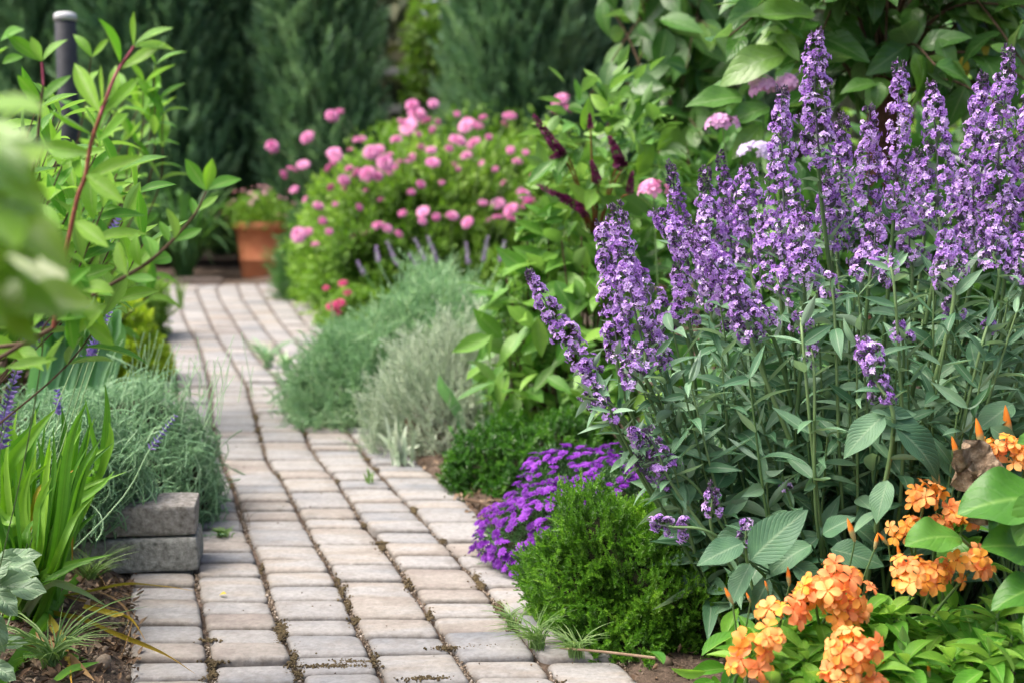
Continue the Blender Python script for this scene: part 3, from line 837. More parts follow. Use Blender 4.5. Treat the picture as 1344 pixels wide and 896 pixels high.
def leafy_bush(name, label, cat, c, ax, n, mat, seed, lsize=(.04, .07), T=None, stems=14, group=None, base_z=0, droop=.2, shell=(.45, 1), amp=.2, zmin=-.4, tilt=.6, parent=None):
    """an open shrub: leaves through a lumpy volume with branches underneath; c = centre of crown"""
    c = np.asarray(c, float); r = np.random.default_rng(seed)
    t = thing(name, label, cat, V(c[0], c[1], base_z), group)
    p, nn, dep = dome(c, ax, n, seed, amp, 3.5, shell, zmin, 1.3)
    T = T or TWO; mb = MB()
    L = Lump(seed + 3, 6.0 / max(ax))
    va = np.clip(.52 + .18 * L(p) + .18 * r.normal(size=n), 0, 1)
    yd = nrm(nn * .8 + V(0, 0, .25 - droop) + tilt * r.normal(size=(n, 3)))
    up = nrm(V(0, 0, 1) + .5 * nn + .5 * r.normal(size=(n, 3)))
    for k in range(len(T)):
        s = slice(k, None, len(T))
        scatter(mb, T[k], p[s], yd[s], up[s], r.uniform(*lsize, len(p[s])), var=va[s])
    mb.build('leaves', mat, t)
    b0 = V(c[0], c[1], base_z - .02) + r.normal(size=(stems, 3)) * V(ax[0], ax[1], 0) * .15
    e, _, _ = dome(c, ax, stems, seed + 1, .1, 3, (.6, .9), .0)
    mid = b0 * .4 + e * .6 + V(0, 0, 1) * (e[:, 2:] - b0[:, 2:]) * -.05 + r.normal(size=(stems, 3)) * .05 * max(ax)
    mb = MB(); tubes(mb, bez(b0, mid, e, 8), np.linspace(.009, .003, 8)[None] * max(.6, max(ax) * 1.4), 5)
    mb.build('branches', M['twig'], t)
    return t

# bright greenery between the two conifers, and beyond the pink bush
leafy_bush('climbing_shrub', 'light green climber rising in the gap between conifers', 'shrub', P(560, 120, 14.9), (.24, .4, 1.2), 1700, M['pink_fol'], 61, (.06, .11), base_z=0)
leafy_bush('hedge_shrub', 'mid green shrub behind the pink bush, below the rail fence', 'shrub', P(650, 235, 13.2), (1.15, .5, .62), 3600, M['pink_fol'], 62, (.05, .1))

# strappy dark plant behind the pot
def strappy(name, label, c, n, hl, spread, wd, mat, seed, cat='plant', group=None):
    r = np.random.default_rng(seed); c = np.asarray(c, float)
    t = thing(name, label, cat, c, group)
    a = r.uniform(0, 6.283, n); l = r.uniform(*hl, n); s = r.uniform(.2, 1, n) * spread
    d = np.stack([np.cos(a), np.sin(a), 0 * a], -1)
    p0 = c + d * (r.uniform(.02, .16, n) * spread)[:, None]
    p1 = p0 + d * (s * .5)[:, None] + V(0, 0, 1) * (l * r.uniform(.6, 1.15, n))[:, None]
    p2 = p0 + d * (s * 1.3)[:, None] + V(0, 0, 1) * (l * r.uniform(.15, 1, n))[:, None]
    K = 10; prof = np.sin(np.clip(np.linspace(.12, 1, K), 0, 1) * math.pi) ** .6; prof[-1] = .03
    mb = MB(); ribbons(mb, bez(p0, p1, p2, K), wd * prof[None] * r.uniform(.7, 1.2, n)[:, None], -d * .7 + V(0, 0, .8), .2)
    mb.build('leaves', mat, t)
    return t
strappy('strap_leaf_plant', 'dark strap leaved clump left of the terracotta pot', V(-2.98, 12.9, 0), 110, (.6, 1.1), .5, .045, M['dark_fol'], 71)
strappy('strap_leaf_plant', 'strap leaved clump in shade behind the left shrubs', V(-3.5, 12.6, 0), 110, (.6, 1.0), .7, .045, M['dark_fol'], 72)

# terracotta pot with pale pink flowers
pb = G(340, 366); Yp = pb[1] + .2; R = .5 * 70 / F * Yp
t = thing('flower_pot', 'terracotta pot at the far end of the brick path', 'pot', V(pb[0], Yp, 0))
H = 73 / F * Yp
mb = MB(); lathe(mb, [(0, 0), (R * .76, 0), (R * .79, .01), (R * .84, H * .30), (R * .87, H * .31), (R * .875, H * .345), (R * .85, H * .355), (R * .97, H * .86), (R * 1.05, H * .865), (R * 1.07, H * .88), (R * 1.08, H * .985), (R * 1.06, H), (R * .98, H), (R * .95, H * .93), (0, H * .92)], V(pb[0], Yp, .0), 48)
mb.build('pot_wall', M['terracotta'], t)
t = thing('potted_plant', 'pale pink flowering plant growing in the terracotta pot', 'plant', V(pb[0], Yp, H * .9))
p, nn, dep = dome(V(pb[0], Yp, H * .9), (R * 1.35, R * 1.2, .26), 1500, 73, .15, 5, (.3, 1), 0)
mb = MB(); scatter(mb, TWO[0], p, nn + .7 * RNG.normal(size=p.shape), V(0, 0, 1) + .5 * RNG.normal(size=p.shape), RNG.uniform(.03, .07, len(p))); mb.build('leaves', M['pink_fol'], t)
me = [mesh_from_T('blossom', pompom_T(12, s, .9, .7, .6, .0, 2), M['pale_pink'], .03) for s in range(2)]
p, nn, dep = dome(V(pb[0], Yp, H * .95), (R * 1.75, R * 1.2, .32), 46, 74, .12, 5, (.95, 1.05), .15)
for i, q in enumerate(p): put('blossom', me[i % 2], t, q, eul(nn[i]), RNG.uniform(.6, 1.1))

# pink pompon bush
def pink_bush():
    r = np.random.default_rng(81)
    c = P(585, 330, 10.2); c[2] = 0.05
    t = thing('pink_flower_bush', 'large bush covered in pink pompon blooms beside the path', 'bush', V(c[0], c[1], 0))
    T = [sprig_T(12, 1, .42, .42, 60, 25, .012, seed=s) for s in range(3)]
    mb = MB()
    for cc, ax, n, zm in ((c, (.84, .85, 1.20), 5200, .0), (c + V(-.68, .1, 0), (.32, .4, .92), 1300, 0), (c + V(.75, .2, 0), (.5, .5, 1.0), 1500, 0), (c + V(-.35, -.55, 0), (.45, .4, .6), 1200, 0)):
        p, nn, dep = dome(cc, ax, n, 82, .14, 4, (.55, 1.02), zm, 1.4)
        yd = nrm(nn * .6 + V(0, 0, .7) + .5 * r.normal(size=p.shape))
        L = Lump(83, 5)
        for k in range(3):
            s = slice(k, None, 3)
            scatter(mb, T[k], p[s], yd[s], nn[s] + .5 * r.normal(size=p[s].shape), r.uniform(.12, .24, len(p[s])), var=np.clip(.55 + .18 * L(p[s]) + .16 * r.normal(size=len(p[s])), 0, 1))
    mb.build('leaves', M['pink_fol'], t)
    mb = MB()
    px = [(358, 192, 22), (403, 180, 20), (436, 152, 22), (446, 146, 12), (384, 222, 17), (398, 216, 18), (373, 229, 14), (441, 206, 20), (438, 200, 22), (433, 219, 20), (452, 236, 20), (467, 229, 16), (458, 221, 14), (472, 183, 21), (487, 200, 22), (495, 198, 20), (510, 205, 16), (520, 183, 18), (541, 138, 20), (547, 150, 24), (536, 166, 26), (528, 160, 16), (560, 158, 14), (569, 136, 14), (550, 176, 12), (567, 170, 13), (506, 214, 26), (514, 222, 22), (483, 228, 26), (497, 231, 16), (539, 208, 18), (553, 194, 12), (566, 197, 16), (568, 213, 18), (601, 184, 26), (611, 165, 26), (617, 161, 22), (621, 188, 22), (612, 204, 16), (590, 195, 12), (634, 154, 12), (629, 165, 12), (669, 152, 20), (663, 163, 13), (679, 212, 17), (670, 197, 13), (735, 131, 25), (727, 145, 11), (747, 142, 13), (386, 249, 14), (418, 270, 15), (424, 290, 13), (432, 304, 12), (392, 308, 24), (404, 304, 14), (434, 246, 12), (452, 248, 10), (464, 312, 15), (497, 296, 20), (509, 300, 17), (524, 307, 14), (555, 278, 19), (555, 290, 14), (528, 280, 13), (573, 285, 12), (594, 283, 20), (613, 292, 20), (634, 266, 15), (654, 267, 20), (670, 275, 24), (672, 287, 18), (688, 255, 26), (693, 266, 22), (653, 285, 15), (637, 290, 15), (553, 242, 14), (540, 252, 12), (472, 272, 12), (597, 216, 10), (602, 222, 9), (632, 214, 9), (478, 305, 12), (470, 225, 12), (414, 320, 11), (650, 222, 10), (642, 180, 12), (520, 232, 10), (580, 240, 9), (610, 240, 11), (660, 240, 9), (700, 230, 10), (690, 200, 11), (480, 250, 9), (440, 268, 9), (500, 262, 10), (575, 160, 9), (600, 150, 10), (400, 262, 10), (460, 196, 9), (525, 212, 10)]
    mes = [mesh_from_T('bloom', pompom_T(46, s, 1.0, .72, .85, -.5), M['pink'], 1.0, [.35, .5, .65, .25][s]) for s in range(4)]
    stemP = []
    for i, (u, v, d) in enumerate(px):
        Y = 9.35 + r.uniform(-.25, .45) + .35 * abs(u - 555) / 200 - (.35 if v > 240 else 0) + (.35 if v < 180 else 0)
        q = P(u, v, Y); rr = d / F * Y * .5 * .88
        put('bloom', mes[3 if d < 14 else i % 3], t, q, eul(nrm(V(r.normal(0, .5), -.55 + r.normal(0, .4), .8)), r.uniform(0, 6)), (rr * r.uniform(.85, 1.1), rr * r.uniform(.85, 1.1), rr * r.uniform(.6, 1.05)))
        inn = q + V((c[0] - q[0]) * .22, (c[1] - q[1]) * .3, -.25)
        stemP.append(bez([inn], [(inn + q) / 2 + V(0, -.03, .06)], [q], 6)[0])
    tubes(mb, np.array(stemP), .004, 4)
    bb = np.repeat([c * V(1, 1, 0)], 24, 0) + r.normal(size=(24, 3)) * V(.25, .2, 0)
    ee, _, _ = dome(c, (.8, .7, 1.0), 24, 8, .1, 3, (.8, 1), .3)
    tubes(mb, bez(bb, (bb + ee) / 2 + V(0, 0, .15), ee, 8), np.linspace(.014, .004, 8)[None], 5)
    mb.build('stems', M['salvia_stem'], t)
pink_bush()

# feathery dark plant below the pink bush, at the path
def sprig_mound(name, label, cat, c, ax, n, T, mat, seed, size, amp=.14, freq=4.5, upness=.5, core=.72, shell=(.7, 1), zmin=0.0, jit=.4, lo=.2, group=None, lean=V(0, 0, 0), corem='twig_core'):
    r = np.random.default_rng(seed); c = np.asarray(c, float)
    t = thing(name, label, cat, V(c[0], c[1], 0), group)
    p, nn, dep = dome(c, ax, n, seed, amp, freq, shell, zmin, 1.6)
    yd = nrm(nn + V(0, 0, upness) + lean + jit * r.normal(size=p.shape)); mb = MB()
    L = Lump(seed + 5, 9 / max(ax))
    s_ = r.uniform(*size, n)
    va = np.clip(lo + .22 + .16 * L(p) + .16 * r.normal(size=n), 0, 1)
    for k in range(len(T)):
        q = slice(k, None, len(T))
        scatter(mb, T[k], p[q] - yd[q] * s_[q][:, None] * .6, yd[q], nn[q] + .4 * r.normal(size=p[q].shape), s_[q], var=va[q])
    mb.build('foliage', mat, t)
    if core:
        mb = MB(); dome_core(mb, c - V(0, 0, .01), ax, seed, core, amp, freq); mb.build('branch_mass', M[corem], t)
    return t
FEATH = [sprig_T(34, 1, .30, .10, 48, 20, .012, seed=s, curve=.2) for s in range(3)]
sprig_mound('feathery_plant', 'dark feathery green plant right of the terracotta pot', 'plant', P(412, 360, 10.9) * V(1, 1, 0), (.24, .3, .72), 1100, FEATH, M['dark_fol'], 91, (.15, .3), core=.6)
t = sprig_mound('bedding_plant', 'low green plant with magenta blooms at the right path edge', 'plant', G(442, 432) * V(1, 1, 0) + V(.12, .2, 0), (.24, .22, .24), 600, [sprig_T(10, 1, .5, .5, 60, 30, seed=s) for s in range(2)], M['pink_fol'], 92, (.07, .13), core=.6)
me = mesh_from_T('bloom', pompom_T(24, 5, 1, .7, .7, -.2), M['magenta'], 1.0)
for (u, v, d) in ((436, 402, 16), (446, 398, 15), (442, 410, 13), (450, 372, 12), (456, 384, 11), (428, 378, 9)):
    put('bloom', me, t, P(u, v, 8.1), eul((0, -.5, .8)), d / F * 8.1 * .5)

# ------------------------------------------------------------------ middle distance, right of the path
# blue green mound
SANT = [sprig_T(26, 1, .17, .15, 42, 20, .014, seed=s + 20, curve=.3) for s in range(4)]
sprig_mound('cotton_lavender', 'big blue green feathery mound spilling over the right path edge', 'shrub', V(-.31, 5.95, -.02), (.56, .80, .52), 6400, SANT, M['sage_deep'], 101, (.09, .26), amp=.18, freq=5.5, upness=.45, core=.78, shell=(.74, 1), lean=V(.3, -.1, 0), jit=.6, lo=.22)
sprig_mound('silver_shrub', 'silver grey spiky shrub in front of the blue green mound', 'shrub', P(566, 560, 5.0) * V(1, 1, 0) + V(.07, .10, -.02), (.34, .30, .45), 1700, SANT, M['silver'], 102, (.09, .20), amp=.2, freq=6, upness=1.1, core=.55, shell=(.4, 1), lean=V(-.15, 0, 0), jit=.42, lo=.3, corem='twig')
# bare grey brown dead stems of that shrub: its own low drape on the right
sprig_mound('silver_shrub', 'greyish half bare shrub between the tulip leaves and the silver shrub', 'shrub', P(628, 560, 5.25) * V(1, 1, 0) + V(0, .1, -.02), (.2, .25, .33), 700, SANT, M['silver'], 103, (.06, .13), amp=.16, freq=6, upness=.4, core=.8, shell=(.7, 1), jit=.5, lo=.15, corem='twig')

def lav_spike(mb, base, tip, n=7, r0=.006, var=.5, rng=None):
    """knobbly lavender head along base->tip"""
    rng = rng or RNG
    ax = tip - base; l = np.linalg.norm(ax); d = ax / l
    T = kite(.7, .15)
    for i in range(n):
        q = base + ax * (i / max(1, n - 1)) ; k = 7
        rr = r0 * (1.1 - .5 * i / n)
        o = nrm(np.cross(rdir(k, -1, rng), d)) + d * .8
        scatter(mb, T, q + o * rr * .2, o, d - .2 * o, rr * 2.0, var=np.clip(var + rng.normal(0, .25, k), 0, 1))
def lavender(name, label, spikes, stem_mat, fl_mat, base, Ysp=.1, r0=.007, blade=0, seed=0, sw=.0022, cat='lavender', group=None):
    r = np.random.default_rng(seed)
    base = np.asarray(base, float)
    t = thing(name, label, cat, base, group)
    mb = MB()
    for (u0, v0, u1, v1, Y) in spikes:
        b, e = P(u0, v0, Y), P(u1, v1, Y + .02)
        st = spline([base + r.normal(size=3) * V(.05, .05, 0), base * .35 + b * .65 + V(0, 0, -.05 * abs(b[0] - base[0])), b, e], 12)
        tubes(mb, st, sw, 5)
        f = MB(); lav_spike(f, b, e, max(4, int(np.linalg.norm(e - b) / .009)), r0, .5, r)
        f.build('flower_spike', fl_mat, t)
    if blade:
        a = r.uniform(0, 6.283, blade); l = r.uniform(.12, .3, blade)
        d = np.stack([np.cos(a) * .5, np.sin(a) * .5, np.ones(blade)], -1)
        p0 = base + r.normal(size=(blade, 3)) * V(.05, .05, 0)
        p2 = p0 + d * l[:, None]
        tubes(mb, bez(p0, (p0 + p2) / 2 + r.normal(size=(blade, 3)) * .02, p2, 5), np.linspace(.003, .001, 5)[None], 3)
    mb.build('stems', stem_mat, t)
    return t
lavender('lavender', 'hazy lavender tuft behind the blue green mound, below pink blooms', [(497, 345, 494, 325, 6.9), (523, 350, 508, 318, 6.9), (560, 345, 545, 315, 6.9), (575, 345, 562, 312, 6.9), (615, 348, 612, 320, 6.9), (634, 345, 640, 312, 6.9), (480, 362, 470, 345, 6.8), (655, 345, 662, 318, 6.9), (550, 352, 538, 335, 6.8)], M['sage'], M['pale_lilac'], V(-.36, 6.95, 0), r0=.010, blade=160, seed=111, sw=.003)

# leafy shrub with burgundy spikes
def burgundy_shrub():
    r = np.random.default_rng(121)
    c = P(762, 430, 4.75)
    t = leafy_bush('burgundy_spike_shrub', 'leafy shrub with dark burgundy flower spikes left of the purple flowers', 'shrub', V(c[0] + .02, 4.85, .52), (.33, .32, .52), 430, M['shrub_green'], 122, (.09, .17), stems=20, shell=(.35, 1), zmin=-.85, droop=.45)
    p, nn, dep = dome(V(c[0] + .1, 4.85, .95), (.26, .25, .34), 260, 123, .2, 4, (.4, 1), -.6); mb = MB()
    for k in range(3):
        q = slice(k, None, 3)
        scatter(mb, TWO[k], p[q], nn[q] + V(0, 0, -.2) + .6 * r.normal(size=p[q].shape), V(0, 0, 1) + .6 * r.normal(size=p[q].shape), r.uniform(.06, .12, len(p[q])))
    mb.build('leaves', M['shrub_green'], t)
    K = leaf_T(2, .5, .7, .8, .3, .3, nw=1)
    st = []
    for (u0, v0, u1, v1, w) in ((738, 205, 700, 152, 17), (742, 200, 722, 208, 12), (818, 222, 800, 180, 18), (765, 275, 706, 243, 14), (748, 262, 722, 252, 10), (826, 255, 830, 225, 12), (786, 242, 776, 212, 14), (775, 170, 774, 150, 9), (815, 210, 806, 218, 14), (770, 285, 758, 272, 12)):
        b, e = P(u0, v0, 4.6), P(u1, v1, 4.55)
        l = np.linalg.norm(e - b); d = (e - b) / l; n = int(70 + 500 * l)
        s = r.uniform(0, 1, n); o = nrm(np.cross(rdir(n, -1, r), d))
        rr = w / F * 4.6 * .5 * np.sqrt(1 - s * .93)
        f = MB(); scatter(f, K, b + d * (s * l)[:, None] + o * (rr * .35)[:, None], nrm(o + d * .9), o * .3 - d, rr * .9 + .002, var=np.clip(r.normal(.45, .25, n), 0, 1))
        tubes(f, np.linspace(b, e, 4), .002, 4, .2)
        f.build('flower_spike', M['burgundy'], t)
        bb = V(c[0] + .05, 4.85, .7)
        st.append(bez([bb], [(bb + b) / 2 + V(0, 0, .1)], [b], 8)[0])
    mb = MB(); tubes(mb, np.array(st), np.linspace(.005, .0025, 8)[None], 5); mb.build('stems', M['stem_red'], t)
burgundy_shrub()

# budding shrub at the left of it: knobbly pale green heads on brown stems
def budding():
    r = np.random.default_rng(131)
    base = V(.10, 5.0, 0)
    t = thing('budding_shrub', 'shrub of brown stems with pale green bud clusters beside the burgundy spikes', 'shrub', base)
    st, lf = MB(), MB()
    T = [sprig_T(10, 1, .5, .6, 65, 30, seed=s + 60) for s in range(2)]
    for i, (u, v) in enumerate(((662, 365), (676, 352), (690, 348), (704, 340), (722, 332), (740, 335), (752, 345), (667, 400), (682, 385), (705, 370), (660, 420), (735, 360), (670, 440), (690, 425), (655, 385), (690, 300), (720, 305))):
        e = P(u, v, 4.85 + r.uniform(-.1, .2))
        b = base + r.normal(size=3) * V(.06, .06, 0)
        c = bez([b], [b * .35 + e * .65 + V(0, 0, .08)], [e], 9)[0]
        tubes(st, c, np.linspace(.006, .003, 9), 5)
        k = 16
        scatter(lf, T[i % 2], e + r.normal(size=(k, 3)) * .018, nrm(V(0, 0, .6) + r.normal(size=(k, 3))), r.normal(size=(k, 3)), r.uniform(.02, .05, k), var=r.uniform(.5, 1, k))
        k = 7; s = r.integers(4, 9, k)
        scatter(lf, TWO[i % 3], c[s], nrm(r.normal(size=(k, 3)) + V(0, 0, -.1)), V(0, 0, 1) + .5 * r.normal(size=(k, 3)), r.uniform(.05, .10, k))
    st.build('stems', M['twig'], t); lf.build('leaves', M['shrub_green'], t)
budding()
# low leafy greens below, around the boxwood back
leafy_bush('leafy_herb', 'bright leafy herb behind the dark boxwood ball', 'herb', V(.13, 4.85, .22), (.26, .2, .22), 240, M['shrub_green'], 141, (.05, .11), stems=10, shell=(.4, 1), zmin=-.6)
leafy_bush('leafy_herb', 'leafy herb right of the boxwood ball under purple flowers', 'herb', V(.42, 4.6, .22), (.22, .2, .24), 200, M['shrub_green'], 142, (.07, .13), stems=10, shell=(.4, 1), zmin=-.6)

# tulip like leaves
def blades(name, label, cat, base, specs, mat, seed=0, group=None, facing=V(0, -1, .45)):
    r = np.random.default_rng(seed)
    t = thing(name, label, cat, base, group); mb = MB()
    for pts, wd, va in specs:
        s = spline(pts, 14); k = np.linspace(0, 1, 14)
        prof = (.35 + .65 * np.sin(np.clip(k * 1.25, 0, 1) * math.pi * .5)) * np.clip((1.001 - k) * 3.2, .02, 1) ** .8
        ribbons(mb, s, wd * prof, facing + r.normal(size=3) * .35, .18, va)
    mb.build('leaves', mat, t)
    return t
bt = G(612, 598)
blades('tulip_leaves', 'pair of broad upright tulip leaves behind the dark boxwood ball', 'plant', bt, [([bt, P(604, 545, 4.9), P(585, 510, 4.85), P(577, 492, 4.8)], .055, .5), ([bt, P(632, 545, 4.9), P(626, 500, 4.95), P(618, 472, 5.0)], .04, .8), ([bt, P(640, 560, 4.85), P(655, 535, 4.8)], .035, .6), ([bt, P(598, 570, 4.85), P(588, 558, 4.8)], .02, .5)], M['iris'], 151)
# single red bloom
rb = G(642, 590); t = thing('red_flower', 'tiny red flower on a thin stem behind the tulip leaves', 'flower', rb)
e = P(641, 500, 4.95)
mb = MB(); tubes(mb, spline([rb, (rb + e) / 2 + V(.01, 0, 0), e], 8), .002, 5); mb.build('stem', M['salvia_stem'], t)
mb = MB(); scatter(mb, pompom_T(20, 3, 1, .9, .9, -.6), e, V(0, 1, 0), V(0, 0, 1), .014); mb.build('bloom', M['red'], t)
# grey weed at the right path edge
bw = G(526, 609); r = np.random.default_rng(161)
t = thing('weed', 'small grey green weed standing at the right path edge', 'weed', bw); mb = MB()
for k in range(26):
    u, v = 522 + r.normal(0, 13), 572 + r.normal(0, 16)
    e = P(u, v, bw[1] + r.normal(0, .03)); b = bw + r.normal(size=3) * V(.012, .012, 0)
    s = bez([b], [(b + e) / 2 + V(0, 0, .03)], [e], 8)
    ribbons(mb, s, .014 * np.sin(np.linspace(.15, 1, 8) * math.pi)[None] ** .6 + .0005, V(0, -.7, .7) + r.normal(size=3) * .4, .2)
mb.build('leaves', M['silver'], t)

# boxwood balls
BOX = [sprig_T(14, 1, .38, .55, 58, 22, .02, seed=s, fold=.1, opposite=True) for s in range(4)]
cb = G(690, 640) * V(1, 1, 0)
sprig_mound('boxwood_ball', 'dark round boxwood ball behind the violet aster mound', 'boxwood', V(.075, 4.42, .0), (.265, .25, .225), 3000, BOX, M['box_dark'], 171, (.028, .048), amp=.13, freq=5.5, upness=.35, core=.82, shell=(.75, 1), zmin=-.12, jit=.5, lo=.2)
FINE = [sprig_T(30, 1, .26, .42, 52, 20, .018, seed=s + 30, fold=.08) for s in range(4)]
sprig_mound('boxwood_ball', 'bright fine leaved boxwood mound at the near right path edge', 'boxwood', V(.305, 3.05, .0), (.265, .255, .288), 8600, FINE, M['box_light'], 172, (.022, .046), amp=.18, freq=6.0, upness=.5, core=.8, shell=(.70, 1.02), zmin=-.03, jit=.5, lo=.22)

# violet asters
def asters():
    r = np.random.default_rng(181)
    c = V(.215, 3.58, 0)
    t = sprig_mound('aster_mound', 'mound of violet asters between the two boxwood balls', 'aster', c, (.28, .27, .265), 1800, [sprig_T(14, 1, .35, .22, 60, 25, seed=s + 40) for s in range(2)], M['dark_fol'], 182, (.035, .06), amp=.1, freq=5, core=.8, lo=.1)
    mes = [mesh_from_T('bloom', disc_T(14, s, .36, .2), M['aster'], 1.0, [.35, .5, .7][s]) for s in range(3)]
    mb = MB(); T = disc_T(12, 9, .36, .2); n1 = 0
    p, nn, dep = dome(c, (.28, .27, .27), 1500, 182, .1, 5, (.97, 1.03), .03)
    ok = []
    for i in range(len(p)):                                  # spread: keep blooms apart
        if nn[i][1] > .35: continue
        if all(np.linalg.norm(p[i] - p[j]) > .016 for j in ok): ok.append(i)
    ok.sort(key=lambda i: p[i][1] - .5 * p[i][2])
    for k, i in enumerate(ok):
        d = nrm(nn[i] * .6 + V(-.1, -.15, .6) + .25 * r.normal(size=3)); s = r.uniform(.010, .0165)
        if k < 100: put('bloom', mes[k % 3], t, p[i], eul(d, r.uniform(0, 6)), s)
        else:
            scatter(mb, T, p[i], nrm(np.cross(d, r.normal(size=3))), d, s)
            n1 += 1
    if n1:
        o = mb.build('bloom', M['aster'], t); o['kind'] = 'stuff'
asters()

# ------------------------------------------------------------------ left side
# grey green mound above the concrete blocks: fine curling stems
def wiry_mound():
    r = np.random.default_rng(191)
    t = thing('grey_wiry_mound', 'grey green wiry mound growing over the concrete blocks', 'plant', V(-1.1, 3.95, 0))
    mb = MB()
    T = [sprig_T(16, 1, .16, .16, 40, 20, .014, seed=s + 70, curve=.3) for s in range(3)]
    for c, ax, n, seed in ((V(-1.18, 4.0, .05), (.33, .42, .365), 4600, 192), (V(-.985, 3.98, .0), (.15, .26, .25), 2200, 193), (V(-1.10, 3.50, .15), (.20, .19, .25), 2600, 195)):
        p, nn, dep = dome(c, ax, n, seed, .12, 5, (.72, 1.04), -.1, 1.5)
        l = r.uniform(.05, .12, n)
        d = nrm(nn * .7 + V(.1, -.1, .75) + .6 * r.normal(size=p.shape))
        b = p - d * l[:, None]
        mid = (b + p) / 2 + r.normal(size=p.shape) * .03
        tubes(mb, bez(b, mid, p, 7), np.linspace(.0019, .0011, 7)[None] * r.uniform(.8, 1.3, n)[:, None], 3, np.clip(.5 + .2 * r.normal(size=n), 0, 1))
        for k in range(3):
            q = slice(k, n // 2, 3)
            scatter(mb, T[k], b[q], d[q], nn[q] + .4 * r.normal(size=p[q].shape), l[q], var=np.clip(.45 + .2 * r.normal(size=len(p[q])), 0, 1))
    # long thin upright flower stalks with dark tips
    n = 46
    bx = np.stack([r.uniform(-1.2, -.78, n), r.uniform(3.75, 4.35, n), np.full(n, .3)], -1)
    e = bx + np.stack([r.normal(.03, .03, n), r.normal(0, .02, n), r.uniform(.10, .22, n)], -1)
    tubes(mb, bez(bx, (bx + e) / 2 + r.normal(size=(n, 3)) * .012, e, 7), .0011, 3, .75)
    mb.build('stems', M['sage'], t)
    mb = MB()
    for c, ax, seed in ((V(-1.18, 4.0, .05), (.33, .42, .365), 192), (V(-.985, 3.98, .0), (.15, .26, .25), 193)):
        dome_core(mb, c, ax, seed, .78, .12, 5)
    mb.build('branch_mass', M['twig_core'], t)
wiry_mound()
bi = V(-1.48, 4.4, 0)
blades('iris_leaves', 'fan of broad grey green iris leaves behind the wiry mound', 'iris', bi, [([bi + V(.025 * k - .1, 0, 0), P(55 + 10 * k, 470, 4.5), P(52 + 11 * k + (k % 3) * 5, 425, 4.45), P(50 + 12 * k + (k % 3) * 7, 378 + (k * 37) % 34, 4.4)], .095, .2 + .1 * k) for k in range(10)], M['iris'], 201)
CH = [sprig_T(12, 1, .45, .55, 60, 25, seed=s + 80) for s in range(2)]
sprig_mound('chartreuse_shrub', 'yellow green shrub at the left path edge behind the grey mound', 'shrub', P(163, 470, 6.6) * V(1, 1, 0), (.175, .3, .41), 1100, CH, M['chartreuse'], 202, (.05, .09), core=.75, lo=.3)
sprig_mound('low_green_shrub', 'mid green shrub touching the left edge of the far path', 'shrub', P(165, 440, 8.2) * V(1, 1, 0), (.19, .5, .44), 900, CH, M['pink_fol'], 203, (.06, .11), core=.7, lo=.3)

# broad-leaved shrubs of the left
def shoot(lf, st, path, nodes, T, size, r, up=V(0, -.4, 1), stem_r=(.003, .0015), spread=.9, va=(.2, .9), per=2, i0=4):
    """leaf pairs along a stem"""
    s = spline(path, 24); tubes(st, s, np.linspace(*stem_r, 24), 5)
    tg = nrm(np.gradient(s, axis=0))
    for k in range(nodes):
        i = int(i0 + (23 - i0) * k / max(1, nodes - 1)); a0 = k * 1.57 + r.uniform(-.4, .4)
        for j in range(per):
            o = nrm(np.cross(tg[i], V(math.cos(a0 + j * math.pi * 2 / per), math.sin(a0 + j * math.pi * 2 / per), .2)))
            d = nrm(o * spread + tg[i] * (.6 + .5 * k / nodes))
            scatter(lf, T[r.integers(len(T))], s[i], d, nrm(up + .3 * tg[i] + .4 * r.normal(size=3)), r.uniform(*size) * (1 - .25 * k / nodes), var=r.uniform(*va))
LG = [leaf_T(9, .52, 1.0, .30, .22, .55), leaf_T(9, .55, 1.1, .28, .25, -.35), leaf_T(9, .5, 1.0, .32, .2, .9, .2), leaf_T(9, .52, 1.0, .29, .3, .2, -.3)]
